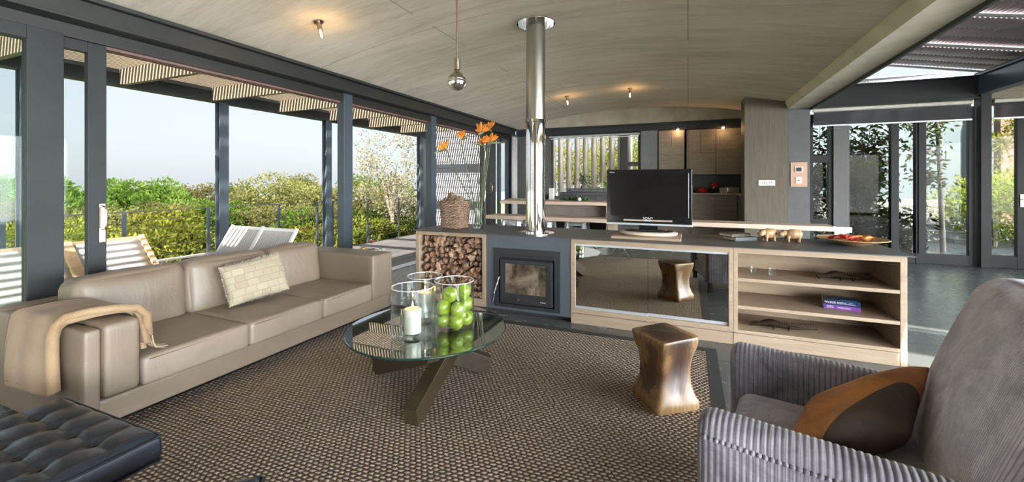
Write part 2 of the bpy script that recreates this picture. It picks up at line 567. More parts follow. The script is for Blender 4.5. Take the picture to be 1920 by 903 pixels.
def leather(name, c, rough=.42, var=.1, crease=.25, scale=3.5):
    t = NT(name)
    v = t.coords((1, 1, 1))
    n = t.noise(v, scale, 5, .6, .5)
    grain = t.noise(v, 180, 2)
    wr = t.noise(t.coords((1, 1, .45)), 7, 4, .55, 1.5)
    col = t.ramp(n, [(.3, lerp(c, 1-var)), (.7, lerp(c, 1+var))])
    b1 = t.bump(wr, crease, .02)
    b2 = t.bump(grain, .12, .001, b1)
    t.bsdf(col, rough, 0, b2)
    return t.m
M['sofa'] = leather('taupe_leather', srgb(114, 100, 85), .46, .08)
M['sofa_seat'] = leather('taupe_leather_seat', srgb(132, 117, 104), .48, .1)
M['black_leather'] = leather('black_leather', (.012, .015, .021, 1), .27, .1, .12)
M['tan_leather'] = leather('tan_leather', (.40, .155, .045, 1), .36, .35, .5, 9)
M['brown_suede'] = leather('dark_brown_suede', (.060, .042, .032, 1), .6, .35, .4, 9)
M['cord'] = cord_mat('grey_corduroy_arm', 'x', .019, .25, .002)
M['cord_back'] = cord_mat('grey_corduroy_back', 'y', .0085, .7, .004, 3.6)  # same corduroy brightened in base colour because this part faces away from light
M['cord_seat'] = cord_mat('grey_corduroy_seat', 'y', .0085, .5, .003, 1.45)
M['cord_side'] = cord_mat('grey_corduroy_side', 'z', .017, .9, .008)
# --- next
# ================================================================== STRUCTURE
def st(name, mb, mat, **kw):
    kw.setdefault('kind', 'structure')
    return obj(name, mb, mat, **kw)

def zc(x): return 3.15-.36*((x+1.25)/3.05)**2
BX0, BX1 = -4.45, 1.64          # vault edges
# floor
st('floor', MB().box(-4.36, -3.4, -.12, 7.6, 11.2, 0), M['floor'], loc=(0,0,0))
# vaulted concrete ceiling, with the round flue opening cut out
def vault():
    mb = MB()
    nx = 48
    top = 3.42
    poly = [(BX0+(BX1-BX0)*i/nx, zc(BX0+(BX1-BX0)*i/nx)) for i in range(nx+1)] + [(BX1, top), (BX0, top)]
    mb.prism(poly, 'y', -3.4, 10.4)
    o = st('ceiling', mb, M['vault'], loc=(0,0,0))
    cut = MB().cyl((-1.54,4.36,2.8), (-1.54,4.36,3.8), .208, 48)
    c = obj('cutter', cut, M['black'])
    b = o.modifiers.new('b', 'BOOLEAN'); b.object = c; b.operation = 'DIFFERENCE'; b.solver = 'EXACT'
    dg = bpy.context.evaluated_depsgraph_get()
    me = bpy.data.meshes.new_from_object(o.evaluated_get(dg))
    o.modifiers.clear(); o.data = me
    bpy.data.objects.remove(c)
    for p in me.polygons: p.use_smooth = True
    me.set_sharp_from_angle(angle=math.radians(20))
    return o
vault()
# arch-topped end wall above the kitchen beam
poly = [(-4.45, 2.775)] + [(-4.45+(1.62+4.45)*i/24, zc(-4.45+(1.62+4.45)*i/24)+.01) for i in range(25)] + [(1.62, 2.775)]
st('wall_far', MB().prism(poly, 'y', 10.35, 10.5), M['concrete_wall'], loc=(0,0,0))
# steel beams
st('trim_1', MB().box(-4.2,10.33,2.60, 1.62,10.5,2.735).box(-4.2,10.28,2.735, 1.62,10.5,2.775), M['steel'], bevel=.004)
b = MB().box(-4.36,-3.4,2.635, -4.22,10.35,2.79)
b.box(-4.40,-3.4,2.765, -4.16,10.35,2.80)
b.box(-4.42,-3.4,2.60, -4.16,10.35,2.622)
st('trim_2', b, M['steel_beam'], bevel=.003)
# recessed sliding-door header with its tracks
h = MB().box(-4.50,-3.4,2.50, -4.33,10.35,2.60)
st('trim_3', h, M['steel_beam'])
h = MB()
for k in range(3): h.box(-4.485+.05*k,-3.4,2.478, -4.465+.05*k,10.35,2.50)
st('trim_4', h, plain('red_brown_track', (.16,.09,.075,1), .5))
# concrete edge beam on the right and its column
st('trim_5', MB().prism([(1.60,2.80),(1.64,2.70),(1.97,2.70),(1.97,3.0),(1.60,3.0)], 'y', -3.4, 9.3), M['concrete_beam'], loc=(0,0,0))
st('trim_6', MB().box(1.64,8.8,0, 1.97,9.42,2.70), plain('grey_painted_column', (.085,.088,.092,1), .55, var=.08), bevel=.004)
st('trim_7', MB().box(1.97,-3.4,2.66, 2.0,9.4,3.02), M['steel_dark'])
# timber clad wall panel
w = MB().prism([(.96,0),(1.64,0),(1.64,zc(1.64)),(1.3,zc(1.3)),(.96,zc(.96))], 'y', 8.8, 9.35)
st('wall_right', w, M['cab_wood_z'])
# rear wall behind the camera with wide window openings
w = MB().box(-4.4,-3.4,0, 7.6,-3.25,.1).box(-4.4,-3.4,2.55, 7.6,-3.25,3.42).box(-1.9,-3.4,.1, 2.2,-3.25,2.55).box(7.4,-3.4,.1,7.6,-3.25,2.55)
st('wall_rear', w, M['concrete_wall'])
w = MB()
for x in (-4.3, -1.95, 2.25, 3.8, 5.5): w.box(x-.05,-3.38,.1,x+.05,-3.28,2.55)
st('window_1', w, M['steel'])
# right side wall beyond the frame, its far end closed to block sky glow
st('wall_side', MB().box(7.5,-3.4,0,7.65,9.5,.3).box(7.5,-3.4,2.6,7.65,9.5,3.0).box(7.5,6.2,.3,7.65,9.5,2.6).box(7.5,2.2,.3,7.65,2.6,2.6), M['concrete_wall'])
st('trim_8', MB().box(4.6,-3.4,2.92, 7.65,9.6,3.05), plain('cream_soffit', (.58,.54,.44,1), .7))

# ---- window wall on the left: posts
b = MB()
for k, (y0, y1) in enumerate(((4.39,4.55), (6.50,6.655))):
    st('trim_%d' % (9+k), MB().box(-4.42,y0,0, -4.30,y1,2.62), M['steel_blue'], bevel=.004)
# sill / track on the floor
st('trim_11', MB().box(-4.46,-3.4,-.05, -4.30,10.35,.012), M['alu'])
# fixed pane at the left edge
d = MB().box(-4.34,1.408,.0, -4.26,1.60,2.50).box(-4.34,-1.2,2.405,-4.26,1.408,2.50).box(-4.34,-1.2,0,-4.26,1.408,.12).box(-4.34,-1.2,.12,-4.26,-1.08,2.405)
w2 = st('window_2', d, M['steel'], bevel=.004)
obj('window_pane', MB().box(-4.303,-1.08,.12,-4.297,1.408,2.405), M['window_glass'], w2)
# sliding leaf parked behind it
d = MB().box(-4.40,1.768,.012,-4.345,1.884,2.498).box(-4.40,.55,.012,-4.345,.68,2.498).box(-4.40,.68,2.415,-4.345,1.768,2.498).box(-4.40,.68,.012,-4.345,1.768,.13)
dr = st('door_1', d, M['steel'], bevel=.004)
obj('door_pane', MB().box(-4.376,.68,.13,-4.370,1.768,2.415), M['window_glass'], dr)
hd = MB().box(-4.345,1.835,.92,-4.337,1.872,1.225)
hd.tube([(-4.338,1.853,1.205),(-4.285,1.853,1.20),(-4.280,1.853,1.17),(-4.280,1.853,1.06),(-4.285,1.853,1.03),(-4.338,1.853,1.025)], .009, 10)
obj('door_handle', hd, plain('polished_copper_nickel', (.72,.55,.45,1), .2, 1), dr, label='coppery pull handle', smooth=True)
# far sliding doors of the dining end
d = MB().box(-4.40,8.62,.012,-4.345,8.74,2.50).box(-4.40,8.93,.012,-4.30,9.28,2.50).box(-4.40,8.74,2.42,-4.345,8.93,2.5)
d2 = st('door_2', d, M['steel_dark'], bevel=.004)
hd = MB().tube([(-4.30,8.99,1.34),(-4.26,8.99,1.34),(-4.255,8.99,1.30),(-4.255,8.99,1.22),(-4.26,8.99,1.18),(-4.30,8.99,1.18)], .009, 10).box(-4.302,8.96,1.15,-4.297,9.02,1.37)
obj('door_handle', hd, M['nickel'], d2, smooth=True)
d = MB().box(-4.40,9.55,.012,-4.33,9.66,2.5).box(-4.40,10.04,.012,-4.33,10.35,2.5).box(-4.40,9.28,2.42,-4.33,10.04,2.5).box(-4.40,9.28,.012,-4.33,10.04,.12)
w3 = st('window_3', d, M['steel_blue'], bevel=.004)
obj('window_pane', MB().box(-4.367,9.28,.12,-4.362,10.04,2.42), M['window_glass'], w3)

# ---- kitchen end wall
d = MB().box(-4.3,10.40,0,-3.26,10.52,2.60).box(-3.26,10.40,0,-1.03,10.52,1.0)
st('wall_back', d, plain('dark_grey_plaster', (.085,.09,.088,1), .6, var=.1))
st('trim_12', MB().box(-1.03,10.34,0,-.66,10.95,2.60), plain('mid_grey_pier', (.17,.18,.19,1), .55, var=.06))
d = MB()
d.box(-3.26,10.42,1.0,-3.21,10.50,2.60).box(-3.21,10.42,1.0,-1.03,10.50,1.04).box(-3.21,10.42,2.55,-1.03,10.50,2.60)
d.box(-1.53,10.42,1.04,-1.34,10.50,2.55).box(-1.10,10.42,1.04,-1.03,10.50,2.55).box(-1.34,10.42,1.78,-1.10,10.50,1.88)
w4 = st('window_4', d, M['steel_dark'], bevel=.003)
obj('window_pane', MB().box(-3.21,10.455,1.04,-1.53,10.46,2.55).box(-1.34,10.455,1.04,-1.10,10.46,2.55), M['window_glass'], w4)
bl = thing('roller_blind', (-2.17,10.36,2.5), 'rolled-up pale blind tube above the kitchen window', 'blind')
obj('blind_tube', MB().cyl((-3.28,10.36,2.545),(-1.05,10.36,2.545),.028,16), M['alu'], bl, smooth=True)
obj('bottom_bar', MB().box(-3.24,10.35,2.48,-1.08,10.37,2.50), M['alu'], bl)
st('wall_kitchen', MB().box(-.66,10.95,0,1.6,11.1,2.65).box(-.66,10.5,2.60,1.6,11.1,2.65).box(1.2,9.35,0,1.6,10.95,2.65), plain('charcoal_splashback', (.06,.062,.06,1), .45, var=.1))
# curtain of the dining end
cu = MB()
cu.grid(lambda a, b: (-4.20+.035*math.sin(a*34), 10.05+a*.30-0, .05+b*2.52), 60, 2)
c_o = obj('curtain', cu, plain('pale_grey_linen', (.46,.45,.44,1), .85, var=.06), label='pale grey linen curtain hanging in the corner beyond the dining doors', cat='curtain', smooth='all')
c_o.modifiers.new('thick', 'SOLIDIFY').thickness = .006

# ---- glazed wall on the right (Y = 9.45)
GY = 9.45
def rx(u0, u1, z0, z1, mb, y0=GY-.04, y1=GY+.04): return mb.box(u0,y0,z0,u1,y1,z1)
d = MB()
rx(2.11,2.155,0,2.66,d); rx(2.385,2.45,0,2.66,d); rx(2.155,2.385,.62,.72,d); rx(2.155,2.385,1.76,1.90,d); rx(2.155,2.385,0,.15,d); rx(2.155,2.385,2.5,2.66,d)
w5 = st('window_5', d, M['steel'], bevel=.004)
obj('window_pane', MB().box(2.155,GY-.003,.15,2.385,GY+.003,2.5), M['window_glass'], w5)
st('trim_13', MB().box(2.455,GY-.08,0,2.69,GY+.08,2.68), plain('grey_wall_pier', (.11,.113,.113,1), .55, var=.08))
d = MB()
rx(2.69,3.29,0,.12,d); rx(3.29,3.40,0,2.66,d,GY-.06,GY+.05); rx(3.40,3.63,0,.17,d); rx(3.63,3.77,0,2.66,d,GY-.05,GY+.06); rx(3.77,4.32,0,.17,d); rx(4.32,4.39,0,2.66,d)
rx(3.66,3.675,.17,2.6,d,GY-.07,GY-.05)
w6 = st('window_6', d, M['steel'], bevel=.004)
obj('window_pane', MB().box(2.69,GY-.003,.12,3.29,GY+.003,2.66).box(3.40,GY-.003,.17,3.63,GY+.003,2.66).box(3.77,GY-.003,.17,4.32,GY+.003,2.66), M['window_glass'], w6)
st('trim_14', MB().box(4.42,GY-.14,0,4.55,GY+.06,2.84), M['steel'], bevel=.004)
d = MB()
rx(4.55,4.575,0,2.66,d); rx(4.575,4.90,0,.20,d); rx(4.90,5.04,0,2.66,d); rx(5.04,6.2,0,.2,d)
w7 = st('door_3', d, M['steel'], bevel=.004)
obj('door_pane', MB().box(4.575,GY-.003,.2,4.90,GY+.003,2.66).box(5.04,GY-.003,.2,6.2,GY+.003,2.66), M['window_glass'], w7)
obj('door_handle', MB().box(4.93,GY-.055,1.0,4.97,GY-.04,1.2).cyl((4.95,GY-.05,1.12),(4.95,GY-.10,1.12),.01,10), M['brushed'], w7)
# header beams over the glass
st('trim_15', MB().box(2.0,GY-.08,2.80,4.42,GY+.08,3.13).box(2.0,GY-.13,3.13,4.42,GY+.10,3.155).box(2.0,GY-.13,2.775,4.42,GY+.10,2.80), M['steel'], bevel=.003)
st('trim_16', MB().box(4.44,-3.4,2.86,4.50,9.45,3.15).box(4.39,-3.4,3.15,4.56,9.45,3.175).box(4.39,-3.4,2.835,4.56,9.45,2.86), plain('blue_steel_beam', (.075,.10,.135,1), .33, var=.1), bevel=.003)
st('trim_17', MB().box(4.56,GY-.08,2.66,6.4,GY+.08,2.92), M['cab_wood'])
st('trim_18', MB().box(2.4,10.25,3.30,4.5,10.32,3.40).box(2.4,10.20,3.40,4.5,10.36,3.42), M['alu'])
# skylight glazing between beam and steel
sk = st('window_8', MB().box(1.97,-3.4,3.155,2.03,9.45,3.20).box(4.40,-3.4,3.175,4.45,9.45,3.20), M['steel'])
# roller blinds
def mesh_fabric():
    t = NT('dark_screen_fabric')
    tr = t.node('ShaderNodeBsdfTransparent'); d_ = t.node('ShaderNodeBsdfDiffuse'); d_.inputs[0].default_value = (.07,.072,.078,1)
    mx = t.node('ShaderNodeMixShader'); mx.inputs[0].default_value = .84
    t.link(tr.outputs[0], mx.inputs[1]); t.link(d_.outputs[0], mx.inputs[2]); t.link(mx.outputs[0], t.out.inputs[0])
    return t.m
M['screen'] = mesh_fabric()
for x0, x1, lab in ((2.13,4.32,'dark screen roller blind partly lowered over the wide courtyard window'), (4.58,6.2,'dark screen roller blind over the door beside the hedge')):
    r = thing('roller_blind', ((x0+x1)/2, GY-.11, 2.43), lab, 'blind')
    obj('blind_tube', MB().cyl((x0,GY-.12,2.715),(x1,GY-.12,2.715),.034,18), plain('pale_blind_cassette', (.62,.60,.54,1), .4), r, smooth=True)
    obj('screen_fabric', MB().box(x0+.01,GY-.122,2.44,x1-.01,GY-.120,2.70), M['screen'], r)
    obj('bottom_bar', MB().box(x0,GY-.128,2.42,x1,GY-.112,2.442), M['alu'], r)

# ---- corrugated canopy above the skylight
def canopy():
    root = thing('corrugated_canopy', (3.6,3.0,3.3), 'brown-grey ribbed roof canopy seen through the skylight', 'roof')
    tilt = -.19
    def zz(x, y): return 3.59+tilt*(x-3.4)
    m = plain('brown_grey_ribbed_sheet', (.48,.40,.41,1), .55, .0, var=.2, scale=2)
    lip = plain('pale_sheet_lip', (.45,.43,.40,1), .5)
    gaps = [(.80,1.10), (-.22,.14)]
    y = 9.9; k = 0
    while y > -3.4:
        y2 = y-.427
        segs = [(y2, y)]
        for g0, g1 in gaps:
            new = []
            for a, b_ in segs:
                if g1 <= a or g0 >= b_: new.append((a, b_)); continue
                if a < g0: new.append((a, g0))
                if b_ > g1: new.append((g1, b_))
            segs = new
        drop = .03*(k % 3)
        for a, b_ in segs:
            mb = MB()
            x0, x1, n = 1.7, 5.6, 78*4
            def fn(s_, t_, a=a, b_=b_, drop=drop):
                x = x0+(x1-x0)*s_
                return (x, b_+.02+(a-b_-.02)*t_, zz(x, 0)+.014*math.cos(2*PI*s_*78)-drop+.025*(1-t_))
            mb.grid(fn, n+1, 2)
            o = obj('ribbed_sheet', mb, m, root, smooth='all')
            o.modifiers.new('t', 'SOLIDIFY').thickness = .006
        if k % 3 == 0 and segs:
            mb = MB().prism([(1.7, zz(1.7,0)-.035), (5.6, zz(5.6,0)-.035), (5.6, zz(5.6,0)-.005), (1.7, zz(1.7,0)-.005)], 'y', y-.01, y+.03)
            obj('batten', mb, lip, root)
        y = y2; k += 1
canopy()

# ---- deck, pergola, railing
st('deck', MB().box(-6.84,-3.4,-.14,-4.46,10.0,-.02), M['deck'], loc=(0,0,0))
st('deck_fascia', MB().box(-6.90,-3.4,-.5,-6.84,10.0,-.02), M['steel_dark'])
def pergola():
    root = thing('pergola', (-6.8,3.3,0), 'slatted timber pergola on dark steel posts shading the deck', 'pergola')
    obj('outer_beam', MB().box(-6.85,-3.4,2.66,-6.78,9.96,2.85).box(-6.90,-3.4,2.64,-6.74,9.96,2.66), M['steel'], root)
    for y in (-2.0, .15, 2.25, 4.38, 6.48, 9.72):
        p = MB().box(-6.86,y-.07,0,-6.845,y+.07,2.64).box(-6.755,y-.07,0,-6.74,y+.07,2.64).box(-6.845,y-.01,0,-6.755,y+.01,2.64)
        obj('post', p, M['steel_blue'], root)
    y = -2.65
    while y < 9.9:
        obj('rafter', MB().box(-6.78,y-.03,2.655,-4.5,y+.03,2.855), M['pine'], root)
        y += 1.15
    s_ = MB(); x = -6.9
    while x < -4.5:
        s_.box(x,-3.4,2.86,x+.036,9.96,2.895); x += .069
    sl = obj('slat_roof', s_, M['pine_y'], root)
pergola()
def railing():
    root = thing('cable_railing', (-6.84,3.3,0), 'steel post and cable railing along the deck edge', 'railing')
    for y in (-.2,.95,2.09,3.16,4.22,5.44,6.30,6.70,7.75,8.89,9.85):
        obj('post', MB().box(-6.885,y-.022,-.3,-6.865,y+.022,1.0), M['steel_blue'], root)
    for k in range(8):
        z = 1.0-.125*k
        obj('top_cable' if k == 0 else 'cable', MB().cyl((-6.875,-3.3,z),(-6.875,9.95,z), .0075 if k == 0 else .0035, 6), M['brushed'], root)
railing()
# white boarded wing closing the deck
def boards():
    mb = MB()
    z = -.6
    while z < 2.9:
        mb.prism([(0,z),(-.022,z),(-.004,z+.168),(0,z+.168)], 'x', -6.95, -4.80)
        z += .17
    mb.v = [(x, y+10.0, z_) for x, y, z_ in mb.v]
    mb.box(-6.95,10.0,-.6,-4.80,10.12,3.2)
    return mb
st('wall_wing', boards(), plain('dimmed_white_boarding', (.19,.19,.21,1), .7, var=.04))  # white boards given a darker colour to keep sun stripes from clipping
# outdoor ground
def hill(x, y):
    d = max(0, -6.9-x)
    e = max(0, y-10)
    return -1.1-.16*min(d, 40)+.35*math.sin(x*.21+y*.13)+.3*math.sin(y*.31)*min(1,d/6)
gm = NT('hillside_grass')
gm.bsdf(gm.ramp(gm.noise(gm.coords(), .6, 6), [(.3,(.05,.08,.02,1)),(.7,(.16,.19,.07,1))]), .95)
mb = MB().grid(lambda a, b: (-7-(a**1.6)*240, -60+b*260, hill(-7-(a**1.6)*240, -60+b*260)), 50, 70)
st('hillside', mb, gm.m, smooth='all', loc=(0,0,0))
sea = NT('pale_sea'); sea.bsdf((.10,.13,.15,1), .9, spec=.1)
st('sea', MB().box(-2600,-2500,-60.5,-230,2500,-60), sea.m)
paving = plain('dimmed_courtyard_paving', (.055,.06,.058,1), .6, var=.2, scale=1.2)  # pale paving with its colour lowered against the outdoor glare
st('courtyard', MB().box(1.2,9.5,-.1,16,24,-.01), paving)
st('rear_terrace', MB().box(-4.4,-14,-.1,14,-3.4,-.02).box(7.65,-3.4,-.1,14,9.6,-.02), plain('bounce_terrace_stone', (.62,.59,.54,1), .7))  # unseen terrace, made pale to bounce light up onto the ceiling
# courtyard steps and low white wall, far rendered wall
cw = plain('dimmed_white_render', (.11,.113,.11,1), .7, var=.08, scale=2)  # white render toned down so sunlight doesn't blow it out
blk = NT('dimmed_block_wall')
bt = blk.node('ShaderNodeTexBrick'); blk.link(blk.coords((2.2,2.2,2.2), (PI/2,0,0)), bt.inputs[0])
bt.inputs['Color1'].default_value = (.10,.10,.09,1); bt.inputs['Color2'].default_value = (.06,.064,.056,1); bt.inputs['Mortar'].default_value = (.30,.30,.28,1)  # white blocks coloured darker to hold down the sunlight on them
bt.inputs['Scale'].default_value = 1.0; bt.inputs['Mortar Size'].default_value = .02
blk.bsdf(bt.outputs[0], .8)
st('wall_courtyard', MB().box(-1.0,18.0,-.1,11.0,18.3,4.4), plain('dimmed_blue_render', (.058,.075,.082,1), .7, var=.06))  # pale wall, colour darkened to offset the strong light outside
st('wall_block', MB().box(2.6,14.6,-.1,6.4,14.9,.95), blk.m, loc=(0,0,0))
st('wall_glow_block', MB().box(11.0,9.6,-.1,11.3,20,4.6), cw)  # unseen courtyard wall, added to keep the sky glow out
stp = MB()
for k in range(4): stp.box(4.6+.35*k,13.9-.35*k,-.05,6.9,14.6-.0*k,.5-.14*k)
st('steps_outside', stp, cw)
# ================================================================== ISLAND
IY = 4.09
def island():
    # firewood niche
    r = thing('firewood_niche', (-2.47,4.48,0), 'oak-framed open box full of split logs at the left end of the low island', 'storage box')
    f = MB().box(-2.92,IY,.05,-2.875,4.88,.838).box(-2.06,IY,.05,-2.015,4.88,.838).box(-2.875,IY,.795,-2.06,4.88,.838).box(-2.875,IY,.05,-2.06,4.88,.13)
    obj('oak_frame', f, M['oak_z'], r, bevel=.002)
    obj('back_panel', MB().box(-2.875,4.6,.13,-2.06,4.62,.795), M['black'], r)
    # fireplace surround + stove insert
    r = thing('stove_surround', (-1.545,4.48,0), 'blue-grey steel casing around the wood stove in the island', 'fireplace surround')
    f = MB().box(-2.013,IY+.005,.05,-1.86,4.88,.838).box(-1.235,IY+.005,.05,-1.078,4.88,.838).box(-1.86,IY+.005,.66,-1.235,4.88,.838).box(-1.86,IY+.005,.05,-1.235,4.88,.10)
    obj('steel_casing', f, M['stove_surround'], r, bevel=.002)
    obj('plinth', MB().box(-2.92,IY+.08,0,-1.08,4.84,.05), M['steel_dark'], r)
    r = thing('wood_stove', (-1.54,4.4,.08), 'black built-in wood stove with sooty glass door below the chrome flue', 'stove')
    f = MB().box(-1.915,IY-.008,.08,-1.855,4.5,.70).box(-1.245,IY-.008,.08,-1.182,4.5,.70).box(-1.855,IY-.008,.61,-1.245,4.5,.70).box(-1.855,IY-.008,.08,-1.245,4.5,.115)
    obj('outer_frame', f, M['stove_frame'], r, bevel=.002)
    obj('firebox', MB().box(-1.853,IY+.03,.116,-1.247,4.6,.609), M['black'], r)
    sl = MB()
    for k in range(3): sl.box(-1.86+.205*k+.01,IY-.0095,.628,-1.86+.205*(k+1)-.01,IY-.007,.642)
    obj('vent_slots', sl, M['black'], r)
    d = MB().box(-1.835,IY-.022,.13,-1.775,IY+.02,.585).box(-1.32,IY-.022,.13,-1.262,IY+.02,.585).box(-1.775,IY-.022,.545,-1.32,IY+.02,.585).box(-1.775,IY-.022,.13,-1.32,IY+.02,.235)
    dr = obj('stove_door', d, plain('dark_cast_door', (.034,.038,.042,1), .35, .3, var=.08), r, bevel=.003)
    obj('door_glass', MB().box(-1.775,IY-.012,.235,-1.32,IY-.006,.545), M['stove_glass'], dr)
    obj('air_knob', MB().cyl((-1.62,IY-.022,.185),(-1.62,IY-.045,.185),.013,16).box(-1.60,IY-.026,.182,-1.52,IY-.022,.188), M['chrome'], dr, smooth=True)
    obj('badge', MB().box(-1.385,IY-.0235,.168,-1.375,IY-.022,.178).box(-1.370,IY-.0235,.168,-1.33,IY-.022,.177), M['alu'], dr)
    hb = MB().tube([(-1.842,IY-.03,.40),(-1.842,IY-.055,.38),(-1.868,IY-.10,.24)], .006, 8)
    hl = obj('lever_handle', hb, M['chrome'], dr, smooth=True)
    obj('grip', MB().tube([(-1.868,IY-.10,.24),(-1.882,IY-.115,.155)], [.010,.014], 10), M['black'], hl, smooth=True)
    # cabinet with mirror-dark sliding doors
    r = thing('media_cabinet', (-.36,4.48,0), 'limed oak cabinet with two dark mirrored sliding doors in the middle of the island', 'cabinet')
    f = MB().box(-1.075,IY,.105,-1.03,4.88,.838).box(.325,IY,.105,.36,4.88,.838).box(-1.03,IY,.79,.325,4.88,.838).box(-1.03,IY,.105,.325,4.88,.15).box(-1.075,IY+.004,0,.36,4.84,.10)
    obj('oak_frame', f, M['oak'], r, bevel=.002)
    obj('back_panel', MB().box(-1.03,4.7,.15,.325,4.72,.79), M['oak'], r)
    obj('door_track', MB().box(-1.03,IY+.012,.77,.325,IY+.06,.79), M['alu'], r)
    for x0, x1, y0 in ((-1.03,-.345,IY+.016), (-.352,.325,IY+.032)):
        d = obj('sliding_door', MB().box(x0,y0,.172,x1,y0+.008,.772), M['mirror'], r, label='dark mirror glass door')
        obj('door_rail', MB().box(x0,y0-.004,.15,x1,y0+.012,.176), M['alu'], d)
    # open shelving
    r = thing('open_shelf_unit', (.94,4.48,0), 'limed oak open shelf unit with three bays at the right end of the island', 'shelf unit')
    f = MB().box(.362,IY,.105,.395,4.88,.838).box(1.488,IY,0,1.53,4.88,.838).box(.395,IY,.79,1.488,4.88,.838).box(.362,IY,0.0,1.486,4.84,.10)
    obj('oak_frame', f, M['oak'], r, bevel=.002)
    for z in (.131, .341, .577):
        obj('shelf', MB().box(.395,IY+.002,z-.028,1.488,4.62,z), M['oak'], r, bevel=.0015)
    obj('back_panel', MB().box(.395,4.62,.105,1.488,4.64,.79), M['oak'], r)
    # steel worktop with round collar
    r = thing('island_worktop', (-.69,4.48,.838), 'long thin grey steel worktop covering the whole low island', 'worktop')
    w = MB().box(-2.95,4.055,.838,1.57,4.93,.845)
    obj('steel_sheet', w, M['worktop'], r, bevel=.0015)
island()
# flue
r = thing('chimney_flue', (-1.54,4.36,.845), 'tall polished chrome stove flue rising from the island to the ceiling', 'flue')
obj('lower_pipe', MB().lathe([(.107,.0),(.107,1.20),(.112,1.202),(.112,1.232),(.107,1.234)], (-1.54,4.36,.846), 64), M['chrome'], r, smooth=True)
obj('upper_pipe', MB().lathe([(.104,1.20),(.104,2.9)], (-1.54,4.36,.846), 64), M['brushed'], r, smooth=True, label='duller upper pipe')
obj('base_collar', MB().lathe([(.108,.0),(.205,.0),(.205,.004),(.108,.004)], (-1.54,4.36,.8455), 64, close=True), M['chrome'], r, smooth=True)
obj('ceiling_sleeve', MB().lathe([(.206,.0),(.206,.36),(.212,.36),(.212,.0),], (-1.54,4.36,3.128), 64, close=True), M['chrome'], r, smooth=True)
# steel tray lid over the hole, above the roof slab
obj('rain_cap', MB().lathe([(.0,.0),(.26,.0),(.26,.02),(0,.02)], (-1.54,4.36,3.745), 32), M['steel_dark'], r, smooth=True)

# split logs in the niche
random.seed(5)
lm = []
for k, (c1, c2) in enumerate((((.20,.10,.055,1),(.42,.25,.15,1)), ((.14,.075,.045,1),(.33,.19,.12,1)), ((.26,.15,.09,1),(.52,.36,.24,1)), ((.10,.065,.045,1),(.25,.17,.12,1)))):
    t = NT('split_log_%d' % k)
    f = t.noise(t.coords((1,1,1)), 22, 6, .7, .6)
    t.bsdf(t.ramp(f, [(.3, c1), (.7, c2)]), .85, 0, t.bump(f, .7, .012))
    lm.append(t.m)
def log_mb(rad, kind):
    n = random.choice((3,4,5))
    a0 = random.random()*6
    base = [(math.cos(a0+2*PI*k/n+random.uniform(-.3,.3))*rad*random.uniform(.8,1.15), math.sin(a0+2*PI*k/n+random.uniform(-.3,.3))*rad*random.uniform(.55,1.0)) for k in range(n)]
    pts = []
    for k in range(n):
        p, q = base[k], base[(k+1) % n]
        for s_ in (0,.33,.66):
            j = rad*.10
            pts.append((p[0]+(q[0]-p[0])*s_+random.uniform(-j,j), p[1]+(q[1]-p[1])*s_+random.uniform(-j,j)))
    rings = [(-.005,.80),(.008,1.0),(.14,1.04),(.30,.98)]
    mb = MB(); vs = []; m = len(pts)
    sh = (random.uniform(-.03,.03), random.uniform(-.02,.02))
    for y, s_ in rings:
        for (x, z) in pts:
            j = rad*.07
            vs.append((x*s_+sh[0]*y*6*.2+random.uniform(-j,j), y+random.uniform(-.006,.006), z*s_+sh[1]*y+random.uniform(-j,j)))
    fs = [tuple(range(m))]
    for i in range(3):
        for k in range(m):
            fs.append((i*m+k, (i+1)*m+k, (i+1)*m+(k+1)%m, i*m+(k+1)%m))
    fs.append(tuple(reversed(range(3*m,4*m))))
    # cap as fan with a raised centre for a broken face
    c = len(vs); vs.append((random.uniform(-.01,.01), -.016+random.uniform(0,.01), random.uniform(-.01,.01)))
    fs = fs[1:]+[(c, k, (k+1) % m) for k in range(m)]
    mb.add(vs, fs)
    return mb
protos = []
row = 0
z = .165
placed = 0
glog = 'split logs stacked in the island niche'
while z < .78:
    x = -2.85+random.uniform(0,.02)
    while x < -2.075:
        rad = random.uniform(.030,.052)
        x += rad*.80
        if x > -2.085: break
        zz_ = min(z+random.uniform(-.010,.012), .79-rad*.9)
        zz_ = max(zz_, .13+rad*.75)
        xx = min(max(x, -2.87+rad*1.05), -2.064-rad*1.05)
        if len(protos) < 14:
            mb = log_mb(.04, 0)
            o = obj('split_log', mb, lm[len(protos) % 4], loc=(0,0,0))
            protos.append(o); first = True
        else:
            o = random.choice(protos).copy(); COL.objects.link(o)
        k = rad/.04
        o.location = (xx, IY+.02+random.uniform(0,.045), zz_)
        o.scale = (k, 1.0, k)
        o.rotation_euler = (0, random.uniform(-PI,PI) if not random.random()<.3 else random.uniform(-.4,.4), random.uniform(-.10,.10))
        o['label'] = 'rough split firewood log stacked in the island niche'; o['category'] = 'firewood log'; o['group'] = glog
        x += rad*.85
        placed += 1
    z += .066
